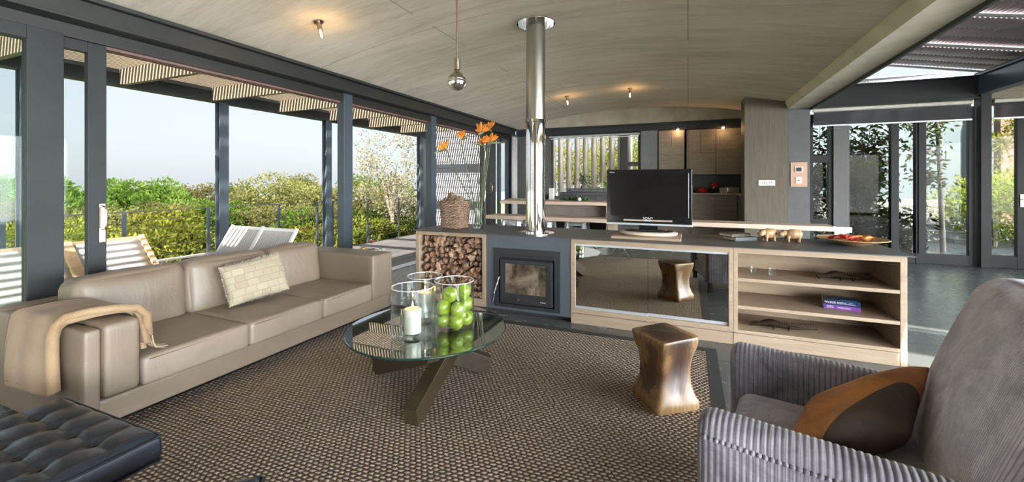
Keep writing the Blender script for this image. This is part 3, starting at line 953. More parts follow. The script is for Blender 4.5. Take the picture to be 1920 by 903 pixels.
# ================================================================== TV AND ISLAND ITEMS
def text_mesh(s, size, mat, parent, name, mtx, extrude=.0004, sx=1.0):
    cu_ = bpy.data.curves.new(name, 'FONT'); cu_.body = s; cu_.size = size; cu_.extrude = extrude; cu_.align_x = 'CENTER'; cu_.align_y = 'CENTER'; cu_.space_character = 1.05
    o = bpy.data.objects.new(name, cu_); COL.objects.link(o)
    dg = bpy.context.evaluated_depsgraph_get(); dg.update()
    me = bpy.data.meshes.new_from_object(o.evaluated_get(dg))
    bpy.data.objects.remove(o)
    me.transform(WM[parent.name].inverted() @ mtx @ Matrix.Diagonal((sx,1,1,1)))
    me.materials.append(mat)
    o = bpy.data.objects.new(name, me); COL.objects.link(o); o.parent = parent; WM[o.name] = WM[parent.name].copy()
    return o
FACE = Euler((PI/2,0,0)).to_matrix().to_4x4()     # text plane facing -Y
def tv():
    cx, cy = -.372, 4.47
    r = thing('television', (cx,cy,.905), 'black flat television standing on the worktop in front of the kitchen', 'television')
    obj('casing', MB().box(cx-.41,cy-.03,.985,cx+.41,cy+.05,1.528), M['black_gloss'], r, bevel=.006)
    s_ = plain('dark_lcd_screen', (.008,.007,.007,1), .2, var=.3, scale=3, spec=.15)
    obj('screen', MB().box(cx-.372,cy-.0315,1.055,cx+.372,cy-.03,1.487), s_, r)
    obj('right_reflector', MB().box(cx+.375,cy-.033,1.05,cx+.381,cy-.03,1.487), M['alu'], r)
    obj('silver_strip', MB().box(cx-.24,cy-.034,1.005,cx+.23,cy-.03,1.020), plain('champagne_strip', (.55,.45,.37,1), .35,.6), r)
    obj('power_light', MB().box(cx-.035,cy-.036,1.004,cx+.03,cy-.034,1.021), M['alu'], r)
    obj('lower_bar', MB().box(cx-.415,cy-.035,.962,cx+.415,cy+.045,.983), M['alu'], r, bevel=.006)
    obj('neck', MB().box(cx-.09,cy-.01,.92,cx+.09,cy+.03,.97), M['black_gloss'], r)
    obj('stand_base', MB().lathe([(0,0),(.235,0),(.24,.006),(.20,.016),(0,.022)], (0,0,0), 48), M['black_gloss'], r, smooth=True, local=True).scale = (1,.52,1)
    w = plain('grey_white_lettering', (.75,.75,.75,1), .5)
    text_mesh('SONY', .030, w, r, 'logo', Matrix.Translation((cx,cy-.0325,1.034)) @ FACE, sx=1.2)
    text_mesh('BRAVIA', .014, w, r, 'small_logo', Matrix.Translation((cx-.355,cy-.0325,1.500)) @ FACE)
    b = thing('swivel_plate', (cx,4.44,.870), 'pale oval plywood swivel plate under the television stand', 'stand')
    obj('oval_plate', MB().lathe([(0,0),(.255,0),(.275,.012),(.28,.032),(.27,.0345),(0,.0345)], (0,0,0), 56), plain('pale_ply', (.60,.50,.38,1), .45), b, smooth=True, local=True).scale = (1,.62,1)
    obj('oak_board', MB().box(-.70,4.20,.8455,-.06,4.66,.870), M['oak'], label='flat limed oak board lying under the television plate', cat='board', bevel=.003)
tv()
def lathe_obj(name, prof, c, mat, n=40, **kw):
    return obj(name, MB().lathe(prof, c, n), mat, smooth=True, **kw)
ZT = .8455
# wicker basket with cones
def basket():
    cx, cy = -2.62, 4.47
    r = thing('wicker_basket', (cx,cy,ZT), 'tall square woven wicker basket full of pine cones at the left end of the worktop', 'basket')
    mb = MB()
    def prof(z): return .132+.016*(z/.33)
    nrow = 20; ns = 96
    def sq(a, h):
        c_, s_ = math.cos(a), math.sin(a); k = (abs(c_)**4+abs(s_)**4)**(-.25)
        return c_*k*h, s_*k*h
    wick = plain('brown_wicker', (.23,.15,.10,1), .7, var=.45, scale=45, bump=.4)
    for i in range(nrow):
        z = .009+i*.0165
        pts = []
        for k in range(ns):
            a = 2*PI*k/ns
            w = .0085*math.sin(a*16+PI*(i % 2))
            x, y = sq(a, prof(z)+w)
            pts.append((cx+x, cy+y, ZT+z))
        mb.tube(pts, .0082, 6, closed=True)
    obj('woven_side', mb, wick, r, smooth='all')
    st_ = MB()
    for k in range(16):
        a = 2*PI*(k+.25)/16
        x0, y0 = sq(a, prof(0)); x1, y1 = sq(a, prof(.335))
        st_.tube([(cx+x0,cy+y0,ZT),(cx+x1,cy+y1,ZT+.335)], .005, 6)
    obj('uprights', st_, wick, r, smooth='all')
    obj('bottom', MB().box(cx-.115,cy-.115,ZT,cx+.115,cy+.115,ZT+.01), wick, r)
    random.seed(9)
    cone_m = plain('dry_pine_cone', (.20,.135,.095,1), .8, var=.4, scale=60, bump=.6)
    cone = None
    spots = [(-.07,-.07,.33),(.0,-.08,.335),(.08,-.07,.325),(-.08,.01,.335),(0,0,.35),(.08,.01,.335),(-.06,.08,.33),(.03,.08,.33),(-.03,-.03,.385)]
    for k, (x, y, z) in enumerate(spots):
        if cone is None:
            mb = MB()
            mb.ball((0,0,0), (.026,.026,.034), 12, 8)
            for i in range(9):
                zz_ = -.03+i*.0072; rr = .034*math.sqrt(max(.05, 1-(zz_/.036)**2))
                for j in range(8):
                    a = 2*PI*(j+.5*(i % 2))/8
                    m_ = T(rr*math.cos(a)*.85, rr*math.sin(a)*.85, zz_, 0, -.5, a)
                    mb.mbox(Matrix.Translation((rr*math.cos(a)*.85, rr*math.sin(a)*.85, zz_)) @ Euler((0,-.5,a)).to_matrix().to_4x4(), .018, .014, .004)
            cone = obj('pine_cone', mb, cone_m, loc=(0,0,0)); o = cone
        else:
            o = cone.copy(); COL.objects.link(o)
        o.location = (cx+x, cy+y, ZT+z+.004)
        o.rotation_euler = (random.uniform(-1.4,1.4), random.uniform(-1.4,1.4), random.uniform(0,6))
        o.scale = (1.15,)*3
        o['label'] = 'brown pine cone heaped in the top of the wicker basket'; o['category'] = 'pine cone'; o['group'] = 'pine cones in the wicker basket'
    fill = MB()
basket()
# strelitzia in a glass vase
def strelitzia():
    cx, cy = -2.328, 4.53
    r = thing('flower_vase', (cx,cy,ZT), 'clear glass cylinder vase holding the orange flowers beside the wicker basket', 'vase')
    obj('glass_body', MB().lathe([(.0,.001),(.070,.001),(.076,.01),(.078,.235),(.073,.235),(.071,.016),(0,.014)], (cx,cy,ZT), 48), M['vase_glass'], r, smooth=True)
    stem_m = plain('dark_green_stem', (.10,.13,.05,1), .5, var=.3, scale=20)
    spathe_m = plain('grey_green_spathe', (.24,.24,.14,1), .5, var=.25, scale=14)
    pet = plain('orange_petal', (.80,.26,.03,1), .5, var=.25, scale=16)
    blue = plain('dark_blue_petal', (.09,.06,.12,1), .5)
    # heads: (x, z, beak direction) at about y = cy
    heads = [(-2.545,1.915,-.3,'upper left'), (-2.385,1.865,.75,''), (-2.16,2.02,.4,''), (-2.14,1.90,.35,''), (-2.22,1.86,-.35,''), (-2.06,1.875,.5,'')]
    hd = [(-2.745,1.80,-.9), (-2.58,1.925,.55), (-2.30,1.985,.75), (-2.25,1.845,-.6), (-2.18,1.865,.3), (-2.17,2.03,-.2)]
    labs = ['lowest and leftmost orange bird-of-paradise bloom leaning away from the vase', 'orange bird-of-paradise bloom second from the left, beak pointing right', 'highest middle orange bird-of-paradise bloom above the vase',
            'lower orange bird-of-paradise bloom with its beak pointing left', 'orange bird-of-paradise bloom at the right with a long grey beak', 'topmost bird-of-paradise bloom behind the high middle one']
    for k, (hx, hz, bd) in enumerate(hd):
        hy = cy+(.02 if k % 2 else -.04)
        fl = thing('bird_of_paradise', (cx,cy,ZT+.02), labs[k], 'flower')
        a = k/6*2*PI
        bx, by = cx+.045*math.cos(a+2), cy+.045*math.sin(a+2)
        mx_, my_ = cx-.02*math.cos(a+2)+(hx-cx)*.10, cy
        pts = []
        P0, P1, P2, P3 = Vector((bx,by,ZT+.02)), Vector((cx+(hx-cx)*.05,cy,ZT+.30)), Vector((cx+(hx-cx)*.75,hy,ZT+.62)), Vector((hx,hy,hz))
        for i in range(15):
            t_ = i/14; u_ = 1-t_
            pts.append(P0*u_**3+P1*3*u_*u_*t_+P2*3*u_*t_*t_+P3*t_**3)
        obj('stem', MB().tube(pts, .0062, 8), stem_m, fl, smooth='all')
        s_ = 1 if bd > 0 else -1
        L = .20 if abs(bd) > .5 else .17
        tip = (hx+s_*L*.95, hy-.02, hz+L*(.12 if k in (3,4) else .45 if k != 0 else -.2))
        if k == 4: tip = (hx+.24, hy, hz-.01)
        sp = MB().tube([(hx-s_*.01,hy,hz-.02),(hx+s_*.03,hy,hz+.0),(hx+(tip[0]-hx)*.5,hy,hz+(tip[2]-hz)*.45),tip], [.008,.016,.011,.002], 10)
        obj('spathe', sp, spathe_m, fl, smooth='all')
        random.seed(20+k)
        pm = MB()
        for j in range(6):
            ang = random.uniform(.25,2.9) if j else 1.4
            ln = random.uniform(.10,.15)
            d_ = Vector((math.cos(ang), random.uniform(-.35,.35), math.sin(ang))).normalized()
            side = d_.cross(Vector((0,1,0))).normalized()
            o_ = Vector((hx+s_*.02,hy,hz+.01))
            prof = [(0,.006),(.3,.017),(.6,.019),(.85,.011),(1,.001)]
            vs = []; 
            for t_, w in prof:
                c_ = o_+d_*ln*t_+Vector((0,0,-.02*t_*t_))
                vs += [c_-side*w, c_+Vector((0,-.004,0)), c_+side*w]
            fs = []
            for i in range(4):
                fs += [(i*3,i*3+1,i*3+4,i*3+3),(i*3+1,i*3+2,i*3+5,i*3+4)]
            pm.add(vs, fs)
        p_ = obj('petals', pm, pet, fl, label='pointed orange petals')
        p_.modifiers.new('t','SOLIDIFY').thickness = .0015
        obj('blue_tongue', MB().tube([(hx+s_*.02,hy-.006,hz+.01),(hx+s_*.10,hy-.02,hz+.09)], [.004,.001], 6), blue, fl)
strelitzia()
# old books on the worktop
def book(cx, cy, z, w, d, h, rz, cover, pages, label, name='book', spine_side='y'):
    r = thing(name, (cx,cy,z), label, 'book', rz=rz)
    c = MB().box(-w/2,-d/2,0,w/2,d/2,.004).box(-w/2,-d/2,h-.004,w/2,d/2,h).box(w/2-.004,-d/2,.004,w/2,d/2,h-.004)
    obj('cover', c, cover, r, local=True, bevel=.001)
    obj('pages', MB().box(-w/2+.005,-d/2+.005,.0042,w/2-.0045,d/2-.005,h-.0042), pages, r, local=True)
    return r
paper = plain('cream_page_edges', (.62,.52,.36,1), .8, var=.1, scale=90)
bk = plain('speckled_old_leather', (.05,.038,.026,1), .7, var=.7, scale=70)
bk2 = plain('worn_grey_green_cover', (.05,.054,.05,1), .7, var=.35, scale=30)
book(.46,4.58,ZT,.165,.24,.033,-.95,bk2,paper,'lower of two old books on the worktop, grey-green cover')
book(.415,4.60,ZT+.0332,.16,.23,.030,-.85,bk,paper,'upper old book with mottled brown spine on the worktop')
# carved hippos
def hippo(cx, cy, rz, label, head_turn):
    r = thing('hippo_figurine', (cx,cy,ZT), label, 'figurine', rz=rz)
    hw = wood('carved_honey_wood_%d' % int(rz*10+50), (.20,.11,.045,1), (.40,.255,.125,1), 'z', 2.2, .5, bump=.2)
    mb = MB()
    mb.ball((.005,0,.072), (.072,.047,.046), 24, 16)                                   # belly
    mb.ball((.045,0,.072), (.035,.042,.043), 18, 12)
    for x, y in ((-.042,-.022),(-.042,.022),(.045,-.022),(.045,.022)):
        mb.lathe([(0,0),(.013,0),(.013,.02),(.017,.045),(.012,.06)], (x,y,0), 14)
    b_ = obj('body', mb, hw, r, smooth='all', local=True)
    md = b_.modifiers.new('r','REMESH'); md.mode = 'VOXEL'; md.voxel_size = .0035; md.use_smooth_shade = True
    sm = b_.modifiers.new('s','SMOOTH'); sm.iterations = 3
    hm = MB()
    a = head_turn
    c_, s_ = math.cos(a), math.sin(a)
    def L(p): return (-.062+ (p[0]*c_-p[1]*s_), p[0]*s_+p[1]*c_, p[2])
    hm.ball(L((-.01,0,.078)), (.030,.027,.028), 18, 12)
    hm.ball(L((-.042,0,.070)), (.026,.028,.021), 18, 12)
    hm.ball(L((-.028,0,.066)), (.026,.022,.017), 14, 10)
    hm.ball(L((.004,.019,.105)), (.006,.005,.008), 8, 6); hm.ball(L((.004,-.019,.105)), (.006,.005,.008), 8, 6)
    hm.ball(L((-.014,.014,.101)), .006, 8, 6); hm.ball(L((-.014,-.014,.101)), .006, 8, 6)
    h_ = obj('head', hm, hw, r, smooth='all', local=True)
    md = h_.modifiers.new('r','REMESH'); md.mode = 'VOXEL'; md.voxel_size = .003; md.use_smooth_shade = True
    return r
hippo(.700,4.60,.62,'carved wooden hippo facing the camera, nearer the books',.35)
hippo(.895,4.61,.16,'carved wooden hippo standing side-on, nearer the wide bowl',.25)
# wide wooden dish with dried chillies
def dish():
    cx, cy = 1.345, 4.62
    r = thing('shallow_dish', (cx,cy,ZT), 'wide shallow woven dish at the right end of the worktop', 'dish')
    pr_ = [(0,.0),(.09,.0),(.10,.004),(.175,.028),(.262,.052),(.258,.057),(.17,.036),(.09,.012),(0,.010)]
    o = obj('bowl', MB().lathe(pr_, (0,0,0), 64), plain('golden_woven_straw', (.42,.27,.12,1), .6, var=.35, scale=60, bump=.4), r, smooth=True, local=True)
    random.seed(3)
    red = plain('dried_red_pod', (.42,.035,.02,1), .45, var=.4, scale=30)
    org = plain('orange_pod', (.60,.22,.04,1), .45, var=.3, scale=30)
    pa = pb = None
    for k in range(15):
        if k < 10: x, y = random.uniform(-.13,.02), random.uniform(-.09,.09)
        else: x, y = random.uniform(.04,.14), random.uniform(-.06,.06)
        src = pa if k < 10 else pb
        if src is None:
            mb = MB().tube([(-.045,0,.0),(-.02,.008,.004),(.01,.006,.006),(.045,-.012,.0)], [.004,.014,.015,.002], 10)
            o = obj('dried_pod', mb, red if k < 10 else org, smooth='all', loc=(0,0,0))
            if k < 10: pa = o
            else: pb = o
        else:
            o = src.copy(); COL.objects.link(o)
        o.location = (cx+x, cy+y, ZT+.034+random.uniform(0,.03)+.05*math.hypot(x,y))
        o.rotation_euler = (random.uniform(-.4,.4), random.uniform(-.4,.4), random.uniform(0,6))
        o['category'] = 'dried pod'
        if k < 10: o['label'] = 'dark red dried pod heaped in the shallow dish'; o['group'] = 'red pods in the dish'
        else: o['label'] = 'orange dried pod lying in the right of the shallow dish'; o['group'] = 'orange pods in the dish'
dish()
# tumblers
for k, (x, y, lab) in enumerate(((.545,4.33,'small clear glass tumbler on the top shelf, the left of two'), (.685,4.31,'small clear glass tumbler on the top shelf, the right of two'))):
    obj('glass_tumbler', MB().lathe([(0,0),(.030,0),(.036,.006),(.038,.062),(.034,.062),(.032,.012),(0,.010)], (x,y,.5775), 32), M['vase_glass'], label=lab, cat='glass', smooth=True)
# carved crocodiles
def croc(cx, cy, z, L, rz, label):
    r = thing('crocodile_carving', (cx,cy,z), label, 'carving', rz=rz)
    m = plain('near_black_ebony', (.022,.013,.008,1), .7, var=.4, scale=20, spec=.08)
    m_ = MB()
    n = 26; pts = []; rs = []
    for i in range(n):
        t_ = i/(n-1)
        x = -L/2+L*t_
        w = .004+.010*min(1,t_/.12) if t_ < .18 else (.014+.012*math.sin((t_-.18)/.34*PI) if t_ < .52 else max(.003,.015*(1-(t_-.52)/.5)))
        w *= 1.25; pts.append((x, .016*math.sin(t_*7), w+.006)); rs.append(w)
    m_.tube(pts, rs, 12)
    ob = obj('body', m_, m, r, smooth='all', local=True); ob.scale = (1,1.15,1.0)
    lg = MB()
    for x in (-.16*L, .06*L):
        for s_ in (-1,1):
            lg.tube([(x,.018*s_,.026),(x+.012,.046*s_,.022),(x-.008,.060*s_,.006)], [.011,.009,.006], 8)
    obj('legs', lg, m, r, smooth='all', local=True)
    sp = MB()
    for i in range(22):
        x = -L*.28+i*L*.034
        sp.tube([(x,.010*math.sin((x/L+.5)*7),.046),(x+.004,.010*math.sin((x/L+.5)*7),.068)], [.006,.001], 5)
    obj('scales', sp, m, r, local=True)
    jw = MB().tube([(-L/2-.012,.0,.026),(-L/2+.02,.002,.032),(-L/2+.07,.008,.034)], [.005,.008,.013], 8)
    obj('jaw', jw, m, r, smooth='all', local=True)
croc(1.225,4.36,.5778,.43,.28,'dark carved wooden crocodile on the top shelf beside the tumblers')
croc(.755,4.27,.1318,.53,.14,'dark carved wooden crocodile lying on the bottom shelf')
# paperbacks
def paperback(cx, cy, z, w, d, h, rz, spine, top, label, texts):
    r = thing('paperback_book', (cx,cy,z), label, 'book', rz=rz)
    obj('cover', MB().box(-w/2,-d/2,h-.0015,w/2,d/2,h).box(-w/2,-d/2,0,w/2,d/2,.0015), top, r, local=True)
    obj('spine', MB().box(-w/2,-d/2-.0015,0,w/2,-d/2,h), spine, r, local=True)
    obj('pages', MB().box(-w/2+.001,-d/2,.0015,w/2-.001,d/2-.002,h-.0015), paper, r, local=True)
    for s_, x, zz_, sz, col, sx in texts:
        text_mesh(s_, sz, col, r, 'spine_title', WM[r.name] @ Matrix.Translation((x,-d/2-.0022,zz_)) @ FACE, .0002, sx)
def blue_mat(nm, stops, sc=9):
    t = NT(nm); t.bsdf(t.ramp(t.noise(t.coords((1,1,1)), sc, 3, .5), stops), .28); return t.m
wl_ = plain('cream_title', (.85,.80,.66,1), .4); wv = plain('lilac_title', (.80,.76,.95,1), .4)
bx, by = 1.185, 4.34
paperback(bx,by,.3415,.245,.155,.036,-.17, blue_mat('violet_spine', [(.35,(.06,.05,.28,1)),(.65,(.22,.07,.32,1))], 5), blue_mat('violet_cover', [(.35,(.06,.05,.28,1)),(.65,(.22,.07,.32,1))]),
          'violet paperback lying under the dark blue one on the middle shelf',
          [('WILBUR',-.078,.025,.012,wl_,1), ('SMITH',-.078,.013,.016,wl_,1), ('WARLOCK',.015,.018,.017,wv,1)])
paperback(bx-.002,by-.002,.3777,.245,.16,.044,-.17, blue_mat('night_spine', [(.4,(.006,.006,.012,1)),(.6,(.012,.035,.11,1))], 4), blue_mat('night_cover', [(.40,(.006,.008,.02,1)),(.52,(.015,.07,.22,1)),(.62,(.10,.35,.55,1))], 8),
          'dark blue paperback lying on top of the violet one on the middle shelf',
          [('WILBUR SMITH',-.042,.020,.024,wl_,.85), ('BLUE',.062,.030,.010,wv,1), ('HORIZON',.062,.017,.012,wv,1)])
# ================================================================== RUG
rg = thing('sisal_rug', (-1.5,2.1,0), 'large brown woven sisal rug with a black border under the seating', 'rug')
RX0, RX1, RY0, RY1 = -3.05, .135, .25, 3.80
obj('woven_field', MB().box(RX0,RY0,.001,RX1,RY1,.014), M['rug'], rg)
obj('border', MB().box(RX0-.08,RY0-.08,.001,RX0,RY1+.08,.015).box(RX1,RY0-.08,.001,RX1+.08,RY1+.08,.015).box(RX0,RY1,.001,RX1,RY1+.08,.015).box(RX0,RY0-.08,.001,RX1,RY0,.015), M['rug_border'], rg)
ZR = .0145
# ================================================================== SOFA
def sofa():
    r = thing('leather_sofa', (-3.4,2.4,0), 'long taupe leather three-seat sofa with box arms in front of the window wall', 'sofa')
    S, S2 = M['sofa'], M['sofa_seat']
    def pl(name, x0, y0, z0, x1, y1, z1, mat=S, rr=.02, puff=(0,0,0), rot=(0,0,0), n=12, fn=None, par=r):
        return obj(name, MB().pillow(T((x0+x1)/2,(y0+y1)/2,(z0+z1)/2,*rot), x1-x0, y1-y0, z1-z0, rr, n, puff, fn), mat, par, smooth='all')
    pl('base', -3.92,1.185,.085,-2.912,3.630,.225, rr=.014)
    pl('back_frame', -3.97,1.17,.215,-3.84,3.63,.63, rr=.03)
    def wr(seed, amp=.006):
        def f(P, p):
            nz = noise.noise(Vector((P.x*5+seed, P.y*5, P.z*4)))
            w = noise.noise(Vector((P.x*16, P.y*3+seed, P.z*11)))
            return (P.x+amp*nz, P.y, P.z+amp*(nz+.5*w)*(1 if p[2] > 0 else .3))
        return f
    for k, (y0, y1) in enumerate(((1.415,2.058),(2.062,2.715),(2.719,3.325))):
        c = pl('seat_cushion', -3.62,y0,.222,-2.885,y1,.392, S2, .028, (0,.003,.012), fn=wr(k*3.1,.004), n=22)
    for k, (y0, y1, dz) in enumerate(((1.40,2.04,0),(2.045,2.74,.0),(2.75,3.32,.0))):
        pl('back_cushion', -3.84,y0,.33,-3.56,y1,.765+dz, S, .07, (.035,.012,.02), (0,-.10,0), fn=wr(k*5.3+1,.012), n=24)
        if k == 0:
            pass
    pl('arm', -3.93,3.335,.215,-2.895,3.638,.665, rr=.018, n=12)
    pl('arm', -3.93,1.165,.04,-2.905,1.238,.615, rr=.016, n=12)
    pl('arm_cushion', -3.80,1.242,.228,-2.893,1.412,.630, S, .03, (0,.004,.004), n=16)
    # welt seams
    sm = MB()
    for (y0, y1) in ((1.415,2.058),(2.062,2.715),(2.719,3.325)):
        sm.tube([(-2.883,y0+.03,.372),(-2.883,y1-.03,.372)], .003, 6)
    obj('welt', sm, S2, r, smooth='all')
    for x, y in ((-3.88,1.21),(-2.96,1.24),(-3.88,3.58),(-2.98,3.58)):
        obj('leg', MB().box(x-.02,y-.02,0 if x < -3.1 else ZR,x+.02,y+.02,.088), M['brushed'], r)
sofa()
# beige throw over the near arm
def throw():
    t = NT('cream_mohair')
    n = t.noise(t.coords((1,1,1)), 3.2, 4); f = t.noise(t.coords((260,60,60)), 1.5, 2)
    sep = t.node('ShaderNodeSeparateXYZ'); t.link(t.tc.outputs['Object'], sep.inputs[0])
    st_ = t.math('ABSOLUTE', t.math('SINE', t.math('MULTIPLY', sep.outputs[0], 13.0)))
    c = t.ramp(t.math('ADD', t.math('MULTIPLY', n, .8), t.math('MULTIPLY', st_, .2)), [(.35, srgb(128,103,76)), (.7, srgb(156,131,101))])
    t.bsdf(c, .95, 0, t.bump(f, .6, .004), sheen=.15)
    cream = t.m
    r = thing('throw_blanket', (-3.35,1.28,.25), 'fluffy cream throw blanket draped over the near sofa arm', 'blanket')
    def sheet(off, x0, x1, zbot, zin, th, seed):
        prof = []
        y0, y1, zt = 1.150-off, 1.425+off, .640+off
        for i in range(14): prof.append((y0-.012*math.sin(i/13*PI)-.02*(1-i/13), zbot+(zt-.05-zbot)*i/13))
        for i in range(1, 7):
            a = PI-(PI/2)*i/6; prof.append((y0+.05+.05*math.cos(a), zt-.05+.05*math.sin(a)))
        for i in range(1, 8): prof.append((y0+.05+(y1-.04-y0-.05)*i/8, zt+.008*math.sin(i/8*PI)))
        for i in range(0, 7):
            a = PI/2-(PI/2)*i/6; prof.append((y1-.04+.04*math.cos(a), zt-.04+.04*math.sin(a)))
        for i in range(1, 10): prof.append((y1+.003, zt-.04-(zt-.04-zin)*i/9))
        P = len(prof)
        def fn(a, b):
            i = b*(P-1); k = min(int(i), P-2); f_ = i-k
            y = prof[k][0]*(1-f_)+prof[k+1][0]*f_; z = prof[k][1]*(1-f_)+prof[k+1][1]*f_
            w = noise.noise(Vector((a*4+seed, b*5, seed)))
            taper = .05*(1-min(1, b*2.2))
            x = x0-taper*.3+(x1+.0-x0)*a + .012*math.sin(b*7+seed) + .20*b*b
            z += -.03*(1-b*3)*(1-a)*(1 if b < .33 else 0)
            return (x, y-.010*w*(1 if b < .35 else 0), z+.006*w*(1 if .35 <= b < .7 else 0))
        mb = MB().grid(fn, 34, P*2)
        return mb
    o = obj('outer_layer', sheet(.030,-3.60,-3.10,.27,.47,.02,1.3), cream, r, smooth='all')
    m_ = o.modifiers.new('t','SOLIDIFY'); m_.thickness = .03; m_.offset = -1
    o = obj('inner_layer', sheet(.002,-3.57,-3.12,.30,.43,.02,4.7), cream, r, smooth='all')
    m_ = o.modifiers.new('t','SOLIDIFY'); m_.thickness = .026; m_.offset = 1
    # soft rolled fold along the front edge
    pts = []
    for z in (.29,.38,.49,.58): pts.append((-3.10+.01*math.sin(z*9),1.120,z))
    pts += [(-3.10,1.130,.640),(-3.09,1.165,.672),(-3.065,1.25,.682),(-3.02,1.35,.680),(-2.97,1.43,.665),(-2.945,1.462,.62),(-2.94,1.468,.50)]
    obj('rolled_fold', MB().tube(pts, [.028]*4+[.022]*7, 12), cream, r, smooth='all')
    obj('rolled_fold', MB().tube([(x-.038,y+.010,z-.010) for x,y,z in pts], [.024]*11, 12), cream, r, smooth='all')
    random.seed(2)
    fr = MB()
    for k in range(46):
        x = -3.40+.48*k/45+random.uniform(-.01,.01)
        l = random.uniform(.03,.075)
        y = 1.475
        fr.tube([(x,y,.50),(x+random.uniform(-.012,.012),y+.012,.44),(x+random.uniform(-.02,.03),y+.03,.415),(x+random.uniform(-.03,.05),y+.03+l,.402)], [.006,.005,.004,.002], 5)
    obj('fringe', fr, plain('twisted_cream_fringe', srgb(160,145,118), .9, var=.15), r, smooth='all')
throw()
# patchwork cushion on the sofa
def cushion():
    t = NT('cream_patchwork')
    bt = t.node('ShaderNodeTexBrick'); t.link(t.coords((1,1,1)), bt.inputs[0])
    bt.inputs['Scale'].default_value = 1.0; bt.offset = .35; bt.squash = .8; bt.squash_frequency = 3; bt.inputs['Brick Width'].default_value = .088; bt.inputs['Row Height'].default_value = .055
    bt.inputs['Mortar Size'].default_value = .0025; bt.inputs['Mortar Smooth'].default_value = .6
    bt.inputs['Color1'].default_value = srgb(142,130,108); bt.inputs['Color2'].default_value = srgb(158,147,125); bt.inputs['Mortar'].default_value = srgb(130,116,95)
    n = t.noise(t.coords((90,90,90)), 1.5, 3)
    b1 = t.bump(bt.outputs['Fac'], .45, .005); b2 = t.bump(n, .3, .003, b1)
    t.bsdf(bt.outputs[0], .9, 0, b2, sheen=.3)
    r = thing('patchwork_cushion', (-3.33,2.40,.40), 'cream patchwork cushion with frayed edges leaning on the sofa back', 'cushion')
    # local frame: X along the width, Y up, Z out of the face
    m = Matrix.Translation((-3.33,2.46,.582)) @ Euler((0,0,0)).to_matrix().to_4x4()
    ax_w = Vector((.20,.95,.10)).normalized()
    up = Vector((-.42,.02,.95)); up = (up-ax_w*up.dot(ax_w)).normalized()
    nn = ax_w.cross(up)
    R = Matrix((ax_w, up, nn)).transposed().to_4x4()
    mt = Matrix.Translation((-3.345,2.43,.590)) @ R
    def fn(P, p):
        e = max(abs(p[0]), abs(p[1]))
        k = (1-p[0]**4)*(1-p[1]**4)
        sx = 1-.05*(1-p[1]**2)*abs(p[0])**3; sy = 1-.06*(1-p[0]**2)*abs(p[1])**3
        return (p[0]*.235*sx, p[1]*.165*sy, p[2]*(.006+.055*k**.6))
    mb = MB().pillow(Matrix.Identity(4), .47, .33, .12, .01, 24, (0,0,0), fn)
    o = obj('cover', mb, t.m, r, smooth='all', local=True)
    o.matrix_local = WM[r.name].inverted() @ mt
    random.seed(8)
    fr = MB()
    for side in range(4):
        for k in range(70):
            a = -1+2*k/69
            if side == 0: p, d = (a*.235,.160), (0,1)
            elif side == 1: p, d = (a*.235,-.160), (0,-1)
            elif side == 2: p, d = (.230,a*.165), (1,0)
            else: p, d = (-.230,a*.165), (-1,0)
            l = random.uniform(.006,.020) if side == 0 else random.uniform(.003,.009)
            q = (p[0]+d[0]*l+random.uniform(-.008,.008), p[1]+d[1]*l+random.uniform(-.006,.006), random.uniform(-.008,.008))
            fr.tube([(p[0],p[1],0), q], [.0022,.0008], 4)
    f = obj('frayed_edge', fr, plain('frayed_cream_thread', srgb(170,160,140), .9), r, local=True)
    f.matrix_local = WM[r.name].inverted() @ mt
cushion()
